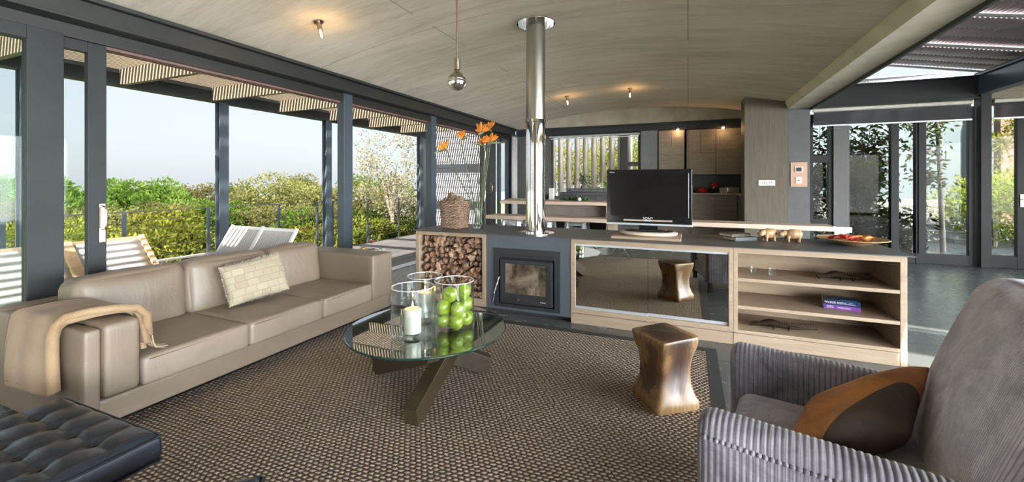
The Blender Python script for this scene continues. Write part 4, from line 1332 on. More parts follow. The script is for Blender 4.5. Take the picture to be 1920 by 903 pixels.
# ================================================================== TUFTED OTTOMANS
def ottoman():
    r = thing('tufted_ottoman', (-2.29,.635,0), 'black tufted leather ottoman on chrome legs beside the near end of the sofa', 'ottoman')
    H = .365; N = 5; seg = 90
    def top(a, b):
        x = -H+2*H*a; y = -H+2*H*b
        u, v = a*N, b*N
        fu, fv = abs(math.sin(u*PI)), abs(math.sin(v*PI))
        d = .0
        seam = .010*(1-fu**.5)**1.0 + .010*(1-fv**.5)
        z = .009*(fu*fv)**.4
        du, dv = u-round(u), v-round(v)
        inner = 0 < round(u) < N and 0 < round(v) < N
        if inner: z -= .015*math.exp(-(du*du+dv*dv)/.030)
        z -= .18*seam
        e = min(a, 1-a, b, 1-b)*2*H
        if e < .03: z -= .020*(1-e/.03)**2
        return (x, y, .415+z)
    mb = MB().grid(top, seg, seg)
    # sides
    n0 = len(mb.v)
    rim = []
    for i in range(seg): rim.append(i*seg)
    idx = [i*seg for i in range(seg)] + [(seg-1)*seg+j for j in range(1, seg)] + [i*seg+seg-1 for i in range(seg-2, -1, -1)] + [j for j in range(seg-2, 0, -1)]
    prof = [(1.010,.375),(1.012,.34),(1.0,.305),(.97,.295)]
    rings = [idx]
    for s_, z in prof:
        st_ = len(mb.v)
        for i in idx:
            x, y, _ = mb.v[i]
            mb.v.append((x*s_, y*s_, z))
        rings.append(list(range(st_, st_+len(idx))))
    L = len(idx)
    for a, b in zip(rings, rings[1:]):
        for k in range(L):
            k2 = (k+1) % L
            mb.f.append((a[k], b[k], b[k2], a[k2])); mb.m.append(0)
    mb.f.append(tuple(rings[-1])); mb.m.append(0)
    c = obj('cushion', mb, M['black_leather'], r, smooth='all', local=True)
    pp = MB()
    for z in (.398, .305):
        e = H*1.012
        pp.tube([(-e+.01,-e,z),(e-.01,-e,z),(e,-e+.01,z),(e,e-.01,z),(e-.01,e,z),(-e+.01,e,z),(-e,e-.01,z),(-e,-e+.01,z)], .0045, 8, closed=True)
    obj('piping', pp, M['black_leather'], r, smooth='all', local=True)
    for i in range(1, N):
        for j in range(1, N):
            x, y = -H+2*H*i/N, -H+2*H*j/N
            obj('button', MB().ball((x,y,.404), (.011,.011,.006), 12, 8), M['black_leather'], r, smooth='all', local=True)
    fr = MB()
    for s_ in (-1, 1):
        y = s_*.27
        fr.bar((-.30,y,ZR+.004),(.28,y,.285), .012, .030, (0,1,0)) if False else None
        fr.tube([(-.29,y,ZR+.006),(-.10,y,.17),(.12,y,.245),(.30,y,.285)], .013, 10)
        fr.tube([(.29,y,ZR+.006),(.10,y,.17),(-.12,y,.245),(-.30,y,.285)], .013, 10)
    fr.box(-.30,-.27,.275,-.275,.27,.292).box(.275,-.27,.275,.30,.27,.292)
    obj('chrome_frame', fr, M['chrome'], r, smooth=True, local=True)
    return r
ot = ottoman()
dup(ot, (-1.335,.478,0), math.radians(45), 'black tufted leather ottoman barely showing at the bottom edge of the view')
# ================================================================== COFFEE TABLE
CT = (-1.64, 2.43)
def coffee():
    r = thing('coffee_table', (CT[0],CT[1],ZR), 'round glass coffee table on three crossed dark timber beams', 'coffee table')
    bm_ = wood('dark_bronzed_oak', (.018,.012,.006,1), (.045,.031,.015,1), 'x', 1.4, .38, bump=.12)
    for k, ph in enumerate((-85.4, 154.6, 34.6)):
        a = math.radians(ph)
        mb = MB().prism([(.37,ZR),(.44,ZR),(.462,.115),(-.20,.403),(-.335,.403),(-.32,.315)], 'y', -.045, .045)
        off = .147
        rot = Matrix.Rotation(a, 4, 'Z')
        mb.v = [tuple(Matrix.Translation((CT[0],CT[1],0)) @ rot @ Vector((x, y+off, z))) for x, y, z in mb.v]
        obj('beam_leg', mb, bm_, r, bevel=.003)
    obj('glass_top', MB().lathe([(0,.4045),(.528,.4045),(.532,.408),(.532,.416),(.528,.4195),(0,.4195)], (CT[0],CT[1],0), 96), M['table_glass'], r, smooth=True)
    obj('glass_edge', MB().lathe([(.5325,.4065),(.5345,.409),(.5345,.415),(.5325,.4175)], (CT[0],CT[1],0), 96, close=True), M['table_rim'], r, smooth=True)
coffee()
ZG = .4200
def vase_mb(c, R_, h, th=.0045, base=.016):
    return MB().lathe([(0,0),(R_-.006,0),(R_,.006),(R_,h-.002),(R_-th*.5,h),(R_-th,h-.002),(R_-th,base+.004),(R_-th-.006,base),(0,base)], c, 72)
rim_m = plain('bright_glass_rim', (.75,.80,.80,1), .05, .0, var=.02, spec=1.0)
def hurricane(x, y, R_, h, ch, label):
    r = thing('candle_vase', (x,y,ZG), label, 'candle holder')
    obj('outer_glass', vase_mb((x,y,ZG), R_, h), M['vase_glass'], r, smooth=True)
    obj('inner_glass', vase_mb((x,y,ZG+.017), .078, .125, .003, .008), M['vase_glass'], r, smooth=True)
    obj('glass_rim', MB().lathe([(R_-.0045,h-.004),(R_,h-.004),(R_,h),(R_-.0045,h)], (x,y,ZG), 72, close=True), rim_m, r, smooth=True)
    c = thing('pillar_candle', (x,y,ZG+.026), 'lit cream pillar candle inside '+('the nearer glass vase' if y < 2.4 else 'the glass vase at the back'), 'candle')
    w = NT('cream_wax'); p = w.bsdf((.58,.53,.46,1), .5)
    obj('wax', MB().lathe([(0,0),(.053,0),(.054,.004),(.054,ch-.003),(.051,ch),(.040,ch-.002),(.015,ch-.010),(0,ch-.011)], (x,y,ZG+.026), 40), w.m, c, smooth=True)
    obj('wick', MB().cyl((x,y,ZG+.026+ch-.012),(x+.002,y,ZG+.026+ch+.006), .0012, 6), M['black'], c)
    z0 = ZG+.026+ch+.0
    obj('flame', MB().lathe([(0,0),(.0045,.006),(.0055,.014),(.004,.026),(.0018,.040),(0,.048)], (x,y,z0), 16), emit('candle_flame', (1,.62,.22,1), 9), c, smooth='all')
hurricane(-1.618,2.232,.134,.318,.150,'large clear glass cylinder vase with a lit candle, nearest the sofa on the table')
hurricane(-1.732,2.535,.124,.315,.170,'clear glass cylinder vase with a lit candle at the back of the glass table')
def apples():
    x, y = -1.452, 2.468
    r = thing('apple_vase', (x,y,ZG), 'large clear glass cylinder vase filled with green apples on the glass table', 'vase')
    obj('outer_glass', vase_mb((x,y,ZG), .132, .322), M['vase_glass'], r, smooth=True)
    obj('glass_rim', MB().lathe([(.1275,.318),(.132,.318),(.132,.322),(.1275,.322)], (x,y,ZG), 72, close=True), rim_m, r, smooth=True)
    t = NT('green_apple_skin')
    n = t.noise(t.coords((1,1,1)), 14, 4)
    sp = t.noise(t.coords((1,1,1)), 150, 1)
    c = t.ramp(n, [(.3,(.15,.235,.012,1)),(.7,(.27,.36,.03,1))])
    c = t.mix(t.math('GREATER_THAN', sp, .66), c, (.38,.44,.10,1))
    t.bsdf(c, .28, coat=.3)
    st_ = plain('brown_apple_stem', (.12,.08,.04,1), .7)
    dv = Vector((-.506,.863,0)); rt = Vector((.863,.506,0))
    spots = [(-.072,.020,.047),(.012,.072,.047),(.076,-.010,.047),(.0,-.070,.047),(-.068,.022,.128),(.022,.062,.122),(.078,-.022,.138),(-.015,-.068,.125),(-.030,.010,.210),(.062,-.012,.226)]
    ap = None
    random.seed(12)
    for k, (a, b, z) in enumerate(spots):
        p = Vector((x,y,0))+rt*a-dv*b
        if ap is None:
            ap = thing('green_apple', (0,0,0), 'x', 'apple')
            def f(d):
                th = math.acos(max(-1,min(1,d.z)))
                rr = .95+.10*math.sin(th)
                dip = .30*math.exp(-(th/.30)**2)+.16*math.exp(-((PI-th)/.28)**2)
                lob = 1+.02*math.cos(5*math.atan2(d.y,d.x))*math.sin(th)*(1 if d.z < 0 else .3)
                return Vector((d.x*rr*lob, d.y*rr*lob, d.z*(1-dip)*.93))
            obj('skin', MB().ball((0,0,0), .0508, 28, 20, f), t.m, ap, smooth='all', local=True)
            obj('stem', MB().tube([(0,0,.024),(.002,0,.036),(.006,.001,.044)], [.0015,.0012,.0018], 6), st_, ap, local=True)
            o = ap
        else: o = copy_tree(ap)
        o.location = (p.x, p.y, ZG+.017+z)
        o.rotation_euler = (random.uniform(-1.9,1.9), random.uniform(-1.2,1.2), random.uniform(0,6))
        o['label'] = 'shiny green apple piled in the glass vase on the coffee table'; o['group'] = 'green apples in the glass vase'
apples()
# ================================================================== CARVED STOOL
def stool():
    cx, cy = -.137, 2.835
    r = thing('carved_wood_stool', (cx,cy,ZR), 'carved solid timber stool with a pinched waist on the rug corner', 'stool', rz=math.radians(41))
    t = NT('suar_wood')
    v = t.coords((1,1,1))
    n = t.noise(v, 3.2, 4, .5, .4)
    mp = t.node('ShaderNodeVectorMath'); mp.operation = 'ADD'
    nn = t.node('ShaderNodeTexNoise'); nn.inputs['Scale'].default_value = 4.0; t.link(v, nn.inputs['Vector'])
    sc = t.node('ShaderNodeVectorMath'); sc.operation = 'SCALE'; sc.inputs['Scale'].default_value = .16
    t.link(nn.outputs['Color'], sc.inputs[0]); t.link(v, mp.inputs[0]); t.link(sc.outputs[0], mp.inputs[1])
    w = t.node('ShaderNodeTexWave'); w.wave_type = 'RINGS'; w.rings_direction = 'Z'; w.inputs['Scale'].default_value = 11; w.inputs['Distortion'].default_value = 2.5; w.inputs['Detail'].default_value = 3
    t.link(mp.outputs[0], w.inputs['Vector'])
    sep = t.node('ShaderNodeSeparateXYZ'); t.link(mp.outputs[0], sep.inputs[0])
    # pale sapwood towards the corners, dark heart in the middle of each face
    ax = t.math('SUBTRACT', sep.outputs[0], .08); ay = t.math('SUBTRACT', sep.outputs[1], .08)
    heart = t.math('SQRT', t.math('ADD', t.math('MULTIPLY', ax, ax), t.math('MULTIPLY', ay, ay)))
    f = t.math('ADD', t.math('MULTIPLY', heart, 4.2), t.math('MULTIPLY', t.math('SUBTRACT', n, .5), 1.6))
    c = t.ramp(f, [(.28,(.050,.022,.011,1)),(.50,(.115,.055,.024,1)),(.56,(.21,.118,.046,1)),(.95,(.27,.165,.07,1))])
    c = t.mix(.4, c, t.ramp(w.outputs['Fac'], [(.2,(.55,.5,.45,1)),(.8,(1.2,1.2,1.2,1))]), 'MULTIPLY')
    t.bsdf(c, .42, 0, t.bump(w.outputs['Fac'], .05, .003), coat=.1)
    prof = [(0,.143),(.012,.150),(.05,.150),(.085,.138),(.15,.120),(.23,.116),(.30,.124),(.37,.140),(.415,.147),(.432,.147),(.4335,.1455),(.436,.143)]
    n_ = 64
    mb = MB(); vs = []
    for z, h in prof:
        for k in range(n_):
            a = 2*PI*k/n_+.001
            c_, s_ = math.cos(a), math.sin(a)
            e = 16 if z > .36 or z < .07 else 8
            k_ = (abs(c_)**e+abs(s_)**e)**(-1/e)
            x, y = c_*k_*h, s_*k_*h
            # faces scooped in between the corners
            zz_ = (z-.22)/.22
            sc_ = .012*math.cos(2*a)**2*max(0,1-zz_*zz_)
            x -= sc_*math.cos(a); y -= sc_*math.sin(a)
            tw = .10*zz_
            vs.append((x*math.cos(tw)-y*math.sin(tw), x*math.sin(tw)+y*math.cos(tw), z))
    fs = []
    P = len(prof)
    for i in range(P-1):
        for k in range(n_):
            fs.append((i*n_+k, i*n_+(k+1)%n_, (i+1)*n_+(k+1)%n_, (i+1)*n_+k))
    fs.append(tuple(reversed(range(n_)))); fs.append(tuple(range((P-1)*n_, P*n_)))
    mb.add(vs, fs)
    obj('block', mb, t.m, r, smooth=True, local=True, angle=50)
stool()
# ================================================================== CORDUROY ARMCHAIR
def armchair():
    A = math.radians(-12.5)
    ca, sa = math.cos(A), math.sin(A)
    u0, n0 = .17, 1.945
    loc = (u0*ca-n0*sa, u0*sa+n0*ca, 0)
    r = thing('corduroy_armchair', loc, 'large grey wide-rib corduroy armchair in the right foreground', 'armchair', rz=A)
    # local: x towards the back, y towards the far arm
    PITCH = .0185
    def arm(s_):
        x0, x1 = -.48, .40
        yo, yi = (-.445, -.295) if s_ < 0 else (.445, .295)
        w = abs(yo-yi)
        def prof(x):
            # slightly falling arm towards the back, top z
            zt = .615-.02*max(0, (x-x0))/.9
            pts = []
            yc = (yo+yi)/2; h = w/2; rr = .062
            def q(y, z): pts.append((y, z))
            zb = .13
            for i in range(9): q(-h, zb+(zt-rr-zb)*i/9)
            for i in range(9):
                a = PI-PI/2*i/8; q(-h+rr+rr*math.cos(a), zt-rr+rr*math.sin(a))
            for i in range(9):
                a = PI/2-PI/2*i/8; q(h-rr+rr*math.cos(a), zt-rr+rr*math.sin(a))
            for i in range(1, 10): q(h, zt-rr-(zt-rr-zb)*i/9)
            return [(yc+y, z) for y, z in pts], yc, zt
        n = int((x1-x0)/PITCH)*8
        vs = []
        P = None
        for i in range(n+1):
            x = x0+(x1-x0)*i/n
            pts, yc, zt = prof(x)
            P = len(pts)
            ph = (x-x0)/PITCH*PI
            bmp = .0046*abs(math.sin(ph))**.6
            ee = min(1, max(0, (x-x0)/.045)); rd = .045*(1-math.sqrt(max(0, 1-(1-ee)**2)))
            for y, z in pts:
                dy, dz = y-yc, z-(zt-.25)
                L = math.hypot(dy, max(dz, 0)*.6) or 1
                ny = dy/L; nz = max(dz,0)*.6/L
                vs.append((x, y+ny*(bmp-rd), z+nz*(bmp-rd*.9)))
        fs = []
        for i in range(n):
            for k in range(P-1):
                fs.append((i*P+k, (i+1)*P+k, (i+1)*P+k+1, i*P+k+1))
        fs.append(tuple(range(P))); fs.append(tuple(reversed(range(n*P, (n+1)*P))))
        mb = MB().add(vs, fs)
        a_ = obj('arm', mb, M['cord'], r, smooth='all', local=True)
        # raised seam running along the outer shoulder of the arm
        sm = MB(); pts = []
        k = 0; x = x0+.03
        ys = yo*1.0
        while x < x1:
            zt = .615-.02*(x-x0)/.9
            sm.ball((x, ys+(.004 if s_ > 0 else -.004), zt-.052), (.0088,.0075,.0075), 8, 6)
            x += PITCH*.93
        obj('seam', sm, M['cord'], a_, smooth='all', local=True)
    arm(-1); arm(1)
    ID = lambda x, y, z, rx=0, ry=0, rz=0: T(x, y, z, rx, ry, rz)
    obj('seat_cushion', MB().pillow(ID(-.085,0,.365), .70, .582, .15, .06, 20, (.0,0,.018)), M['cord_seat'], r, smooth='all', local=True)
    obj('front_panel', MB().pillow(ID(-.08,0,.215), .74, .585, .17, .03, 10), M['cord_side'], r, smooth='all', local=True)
    # reclined back, thick and rounded
    def bf(P, p):
        # lean and soft bulge
        z = P.z
        k = (z+.36)/.72
        x = P.x+.20*k+.03*k*k
        if p[0] < 0: x -= .030*(1-p[1]**2)*(1-p[2]**2)
        y = P.y*(1.0-.05*k*k)
        return (x, y, z-.02*abs(p[1])**3*(k))
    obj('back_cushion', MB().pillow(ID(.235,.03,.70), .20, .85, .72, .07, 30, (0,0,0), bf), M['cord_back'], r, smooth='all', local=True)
    # side panel of the back with wide horizontal ribs and a beaded seam
    def sidepanel(s_):
        mb = MB(); vs = []; fs = []
        rows = 300; cols = 10
        for i in range(rows+1):
            t_ = i/rows; z = .30+.72*t_; k = (z-.34)/.72
            xb = .135+.20*k+.03*k*k+.035; xe = xb+.165
            bmp = .0045*abs(math.sin(z/PITCH*PI))**.6
            for j in range(cols+1):
                c_ = j/cols
                edge = math.sin(min(1,c_*5)*PI/2)*math.sin(min(1,(1-c_)*5)*PI/2)
                y = .03+s_*(.400-.012*k*k+.030*edge+bmp*edge)
                vs.append((xb+(xe-xb)*c_, y, z))
        for i in range(rows):
            for j in range(cols):
                a = i*(cols+1)+j
                q = (a, a+1, a+cols+2, a+cols+1)
                fs.append(q if s_ < 0 else tuple(reversed(q)))
        mb.add(vs, fs)
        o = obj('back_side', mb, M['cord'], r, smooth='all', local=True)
        sm = MB(); z = .42
        while z < 1.0:
            k = (z-.34)/.72; xb = .135+.20*k+.03*k*k+.035
            sm.ball((xb-.004, .03+s_*(.420-.012*k*k), z), (.009,.010,.0085), 8, 6); z += PITCH*.93
        obj('seam', sm, M['cord'], o, smooth='all', local=True)
    sidepanel(-1); sidepanel(1)
    wt = MB()
    pts = []
    for i in range(25):
        b = -1+2*i/24
        y = .03+.37*b
        pts.append((.235-.085+.20+.03+.035, y, 1.055-.03*abs(b)**4))
    obj('welt', MB().tube(pts, .007, 8), M['cord_back'], r, smooth='all', local=True)
    for x, y in ((-.42,-.38),(-.42,.38),(.42,-.36),(.42,.36)):
        obj('leg', MB().box(x-.025,y-.025,ZR if x < 0 and y < 0 else .0,x+.025,y+.025,.135), M['black'], r, local=True)
    # tan and brown cushion thrown on the seat
    c = thing('leather_cushion', tuple(T(*loc,0,0,A) @ Vector((.09,-.02,.45))), 'tan leather and dark brown suede cushion leaning in the armchair', 'cushion', rz=A)
    F1_, N1_, F0_ = Vector((.195,.275,.685)), Vector((.095,-.055,.570)), Vector((-.160,.145,.490))
    U_ = (F1_-F0_)/2; W_ = (F1_-N1_)/2; C_ = F1_-U_-W_; NN_ = U_.cross(W_).normalized()
    mt = T(*loc,0,0,A) 
    def fn(P, p):
        k = (1-p[0]**4)*(1-p[1]**4)
        w = noise.noise(Vector((p[0]*2.2, p[1]*2.2, 3)))*.010
        sx = 1-.08*(1-p[1]**2)*abs(p[0])**3; sy = 1-.08*(1-p[0]**2)*abs(p[1])**3
        q = C_+U_*p[0]*sx*1.04+W_*p[1]*sy*1.04+NN_*(p[2]*(.004+.080*k**.55)+w*k)
        q.z = max(q.z, .463+.02*k)
        return q
    mb = MB().pillow(Matrix.Identity(4), .4, .4, .12, .01, 26, (0,0,0), fn)
    dpl = (W_-U_); dpl.normalize()
    bulge_n = NN_
    # seam plane: contains the diagonal F1-N0 and the pillow normal
    diag = (U_+W_).normalized(); pn = diag.cross(NN_).normalized()
    if pn.dot(F0_-C_) < 0: pn = -pn
    for nm, sg, m_ in (('tan_half', 1, M['tan_leather']), ('suede_half', -1, M['brown_suede'])):
        o = obj(nm, mb, m_, c, smooth='all', local=True)
        bm2 = bmesh.new(); bm2.from_mesh(o.data)
        bmesh.ops.bisect_plane(bm2, geom=bm2.verts[:]+bm2.edges[:]+bm2.faces[:], plane_co=C_-pn*.055, plane_no=pn, clear_inner=sg > 0, clear_outer=sg < 0)
        for f in bm2.faces: f.smooth = True
        bm2.to_mesh(o.data); bm2.free()
        o.matrix_local = WM[c.name].inverted() @ mt
armchair()
# ================================================================== SIDE TABLE BEHIND THE SOFA
def side_table():
    x, y = -3.86, 4.33
    r = thing('tray_table', (x,y,0), 'small round silver tray table between the sofa end and the post', 'side table')
    obj('tray', MB().lathe([(0,.485),(.225,.485),(.235,.492),(.240,.505),(.236,.506),(.226,.494),(0,.491)], (x,y,0), 64), M['chrome'], r, smooth=True)
    obj('stem', MB().cyl((x,y,.03),(x,y,.485),.014,14), M['brushed'], r, smooth=True)
    obj('foot', MB().lathe([(0,0),(.15,0),(.15,.006),(.02,.03),(0,.03)], (x,y,0), 40), M['brushed'], r, smooth=True)
    gx, gy = x+.0, y+.09
    g = thing('wine_glass', (gx,gy,.4915), 'stemmed wine glass half full of red drink on the tray', 'glass')
    obj('glass_bowl', MB().lathe([(0,.0),(.034,.0),(.034,.002),(.005,.005),(.004,.085),(.020,.10),(.037,.125),(.041,.155),(.036,.205),(.0345,.205),(.0395,.155),(.035,.127),(.018,.103),(0,.098)], (gx,gy,.4915), 36), M['vase_glass'], g, smooth=True)
    obj('red_drink', MB().lathe([(0,.104),(.016,.106),(.033,.129),(.036,.140),(0,.140)], (gx,gy,.4915), 28), plain('red_rose_drink', (.60,.03,.01,1), .1, var=.05, emis=(.5,.03,.01,1), emis_str=0), g, smooth=True)
    obj('orange_cup', MB().lathe([(0,0),(.026,0),(.036,.01),(.040,.04),(.034,.062),(.031,.062),(.036,.04),(.030,.012),(0,.008)], (x-.035,y-.02,.4915), 28), plain('ochre_glazed_cup', (.55,.27,.06,1), .35, var=.2, scale=20), label='ochre orange cup on the silver tray', cat='cup', smooth=True)
    obj('small_beaker', MB().lathe([(0,0),(.020,0),(.027,.045),(.024,.045),(.018,.006),(0,.006)], (x+.095,y+.01,.4915), 24), plain('grey_beaker', (.35,.34,.33,1), .4), label='small grey beaker at the right of the silver tray', cat='cup', smooth=True)
side_table()
# ================================================================== KITCHEN
def kitchen():
    W = M['cab_wood']
    def cab(name, x0, x1, z0, z1, yf, yb, cuts, label, cat='cabinet', handle=False):
        r = thing(name, ((x0+x1)/2,(yf+yb)/2,z0), label, cat)
        obj('carcass', MB().box(x0,yf+.022,z0,x1,yb,z1), W, r)
        for (a, b, c, d) in cuts:
            obj('door_panel', MB().box(a+.003,yf,c+.003,b-.003,yf+.02,d-.003), W, r, bevel=.002)
        return r
    cab('wall_cupboard', -.635, -.075, 1.57, 2.595, 10.40, 10.94, [(-.635,-.355,2.22,2.52),(-.355,-.075,2.22,2.52),(-.635,-.075,1.57,2.22)], 'grey-brown wall cupboard at the left beside the grey pier')
    cab('wall_cupboard', -.035, .575, 1.57, 2.595, 10.50, 10.94, [(-.035,.269,2.055,2.53),(.269,.575,2.055,2.53),(-.035,.575,1.57,2.055)], 'grey-brown wall cupboard in the middle with two small upper doors')
    cab('wall_cupboard', .58, 1.18, 1.57, 2.595, 10.50, 10.94, [(.58,1.05,1.57,2.53),(1.05,1.18,1.57,2.53)], 'grey-brown wall cupboard at the right with one tall door')
    cab('base_cupboard', -.66, .55, .02, 1.115, 10.48, 10.94, [(-.66,-.06,.05,1.1),(-.06,.55,.05,1.1)], 'grey-brown base cupboard under the left half of the kitchen counter')
    cab('base_cupboard', .553, 1.0, .02, 1.115, 10.48, 10.94, [(.553,1.0,.05,1.1)], 'grey-brown base cupboard under the right end of the kitchen counter')
    obj('kitchen_counter', MB().box(-.66,10.44,1.12,1.19,10.945,1.148).box(.98,9.45,1.12,1.19,10.44,1.148), plain('pale_stone_counter', (.55,.50,.44,1), .35), label='thin pale stone counter along the back of the kitchen', cat='counter', bevel=.002)
    ov = thing('oven', (1.09,9.8,.02), 'stainless appliance front at the right of the kitchen with bar handles', 'oven')
    obj('steel_front', MB().box(1.0,9.5,.02,1.19,10.4,1.115), plain('blue_stainless', (.20,.22,.27,1), .28, .8), ov)
    obj('bar_handle', MB().cyl((.985,9.6,.98),(.985,10.3,.98),.012,10), M['chrome'], ov, smooth=True)
    # appliances on the counter (z 1.148, y about 10.6)
    zc_ = 1.1485
    t = thing('coffee_machine', (.045,10.66,zc_), 'small black and chrome coffee machine on the kitchen counter', 'coffee machine')
    obj('body', MB().box(-.02,10.58,zc_,.10,10.74,zc_+.16), M['black'], t, bevel=.008)
    obj('chrome_face', MB().box(-.015,10.572,zc_+.005,.095,10.58,zc_+.155).box(-.02,10.56,zc_+.15,.10,10.58,zc_+.165), M['chrome'], t)
    obj('dark_window', MB().box(.005,10.568,zc_+.02,.075,10.573,zc_+.12), M['black'], t)
    t = thing('milk_frother', (-.10,10.70,zc_), 'white and steel box beside the coffee machine', 'appliance')
    obj('body', MB().box(-.15,10.66,zc_+0,-.05,10.78,zc_+.18), M['white_paint'], t, bevel=.006)
    obj('dark_panel', MB().box(-.125,10.655,zc_+.04,-.075,10.661,zc_+.13), M['brushed'], t)
    red = plain('glossy_red', (.62,.02,.015,1), .25, var=.25, scale=18)
    b = MB().lathe([(0,0),(.05,0),(.13,.045),(.14,.06),(.13,.06),(.05,.012),(0,.01)], (.30,10.66,zc_), 32)
    obj('red_bowl', b, red, label='shallow red bowl on the kitchen counter', cat='bowl', smooth=True)
    random.seed(4); fr0 = None
    for k in range(7):
        if fr0 is None: fr0 = obj('red_fruit', MB().ball((0,0,0), .03, 14, 10), red, smooth='all', loc=(0,0,0)); o = fr0
        else: o = fr0.copy(); COL.objects.link(o)
        a = k*2*PI/6
        o.location = (.30+(.062*math.cos(a) if k < 6 else 0), 10.66+(.062*math.sin(a) if k < 6 else 0), zc_+(.075 if k < 6 else .10))
        o['label'] = 'round red fruit in the red bowl on the kitchen counter'; o['category'] = 'fruit'; o['group'] = 'red fruit in the kitchen bowl'
    t = thing('stand_mixer', (.54,10.68,zc_), 'bright red stand mixer with a dark bowl on the kitchen counter', 'mixer')
    obj('head', MB().pillow(T(.555,10.68,zc_+.19), .13, .20, .09, .04, 8), red, t, smooth='all')
    obj('column', MB().pillow(T(.55,10.74,zc_+.09), .07, .07, .18, .02, 6), red, t, smooth='all')
    obj('mixing_bowl', MB().lathe([(0,0),(.05,0),(.07,.05),(.075,.10),(.07,.10),(.05,.01),(0,.01)], (.50,10.63,zc_), 24), M['black_gloss'], t, smooth=True)
    obj('checked_tin', MB().box(.66,10.60,zc_,.80,10.70,zc_+.125), checker_mat(), label='black and white checked tin beside the red mixer', cat='tin', bevel=.004)
    t = thing('toaster', (.92,10.66,zc_), 'long brushed steel toaster at the right end of the counter', 'toaster')
    obj('body', MB().pillow(T(.93,10.66,zc_+.075), .26, .17, .14, .02, 8), M['brushed'], t, smooth='all')
    obj('end_cap', MB().box(.79,10.58,zc_,.806,10.74,zc_+.14), M['white_paint'], t)
def checker_mat():
    t = NT('black_white_check')
    c = t.node('ShaderNodeTexChecker'); c.inputs['Scale'].default_value = 42
    c.inputs[1].default_value = (.8,.8,.78,1); c.inputs[2].default_value = (.02,.02,.02,1)
    t.link(t.coords(), c.inputs[0]); t.bsdf(c.outputs[0], .4)
    return t.m
kitchen()
# ---- bar counter between lounge and kitchen
def bar():
    r = thing('breakfast_bar', (-1.98,6.7,0), 'raised pale oak breakfast bar behind the chrome flue', 'bar counter')
    obj('bar_top', MB().prism([(-2.86,6.33),(-1.10,6.33),(-1.10,7.35),(-3.10,7.35)], 'z', 1.045, 1.095), M['oak_pale'], r, bevel=.003)
    obj('grey_panel', MB().box(-2.45,6.52,.866,-1.13,6.56,1.045), plain('warm_grey_panel', (.21,.18,.16,1), .6), r)
    obj('end_panel', MB().box(-1.128,6.34,0,-1.10,7.3,1.045), M['oak'], r)
    obj('base_panel', MB().box(-2.3,6.95,0,-1.13,7.0,.80), plain('dark_grey_base', (.06,.06,.055,1), .6), r)
    r = thing('oak_ledge', (-.7,6.3,.81), 'long narrow oak ledge running behind the television to the right', 'shelf')
    obj('plank', MB().prism([(-3.02,6.12),(1.60,6.12),(1.64,6.16),(1.64,6.50),(-3.02,6.50)], 'z', .808, .866), M['oak_pale'], r, bevel=.003)
    for x in (.03, 1.2):
        obj('leg', MB().box(x-.012,6.3,0,x+.012,6.33,.808), M['brushed'], r)
    obj('leg', MB().box(-2.9,6.3,0,-2.876,6.33,.808), M['brushed'], r)
    obj('end_bracket', MB().box(1.645,6.18,.80,1.80,6.23,.86).prism([(1.645,.72),(1.80,.80),(1.80,.86),(1.645,.80)], 'y', 6.24, 6.25), M['brushed'], r)
    return
bar()
# ---- white metal stools
def metal_stool():
    r = thing('metal_stool', (0,0,0), 'x', 'stool')
    wm = M['white_metal']
    obj('seat', MB().pillow(T(0,0,.762), .32, .32, .03, .014, 8).box(-.15,-.15,.70,.15,-.145,.755).box(-.15,.145,.70,.15,.15,.755).box(-.15,-.15,.70,-.145,.15,.755).box(.145,-.15,.70,.15,.15,.755), wm, r, smooth='all', local=True)
    for sx in (-1,1):
        for sy in (-1,1):
            m_ = MB().bar((sx*.135,sy*.135,.750),(sx*.205,sy*.205,0), .075, .035, (sx,sy,0))
            obj('leg', m_, wm, r, local=True, bevel=.003)
    b = MB()
    for z, e in ((.62,.150),(.25,.185)):
        for s_ in (-1,1):
            b.box(-e,s_*e-.008,z-.012,e,s_*e+.008,z+.012); b.box(s_*e-.008,-e,z-.012,s_*e+.008,e,z+.012)
    obj('rungs', b, wm, r, local=True)
    x_ = MB().bar((-.12,-.12,.66),(.12,.12,.66),.02,.004).bar((-.12,.12,.66),(.12,-.12,.66),.02,.004)
    obj('cross_brace', x_, wm, r, local=True)
    return r
ms = metal_stool()
ms.location = (-2.70,6.55,0); ms['label'] = 'white metal bar stool half hidden left of the chrome flue'; ms['group'] = 'white metal stools at the bar'
dup(ms, (-2.20,6.62,0), 0, 'white metal bar stool just right of the chrome flue', 'white metal stools at the bar')
dup(ms, (-1.66,6.72,0), 0, 'white metal bar stool nearest the oak end panel', 'white metal stools at the bar')
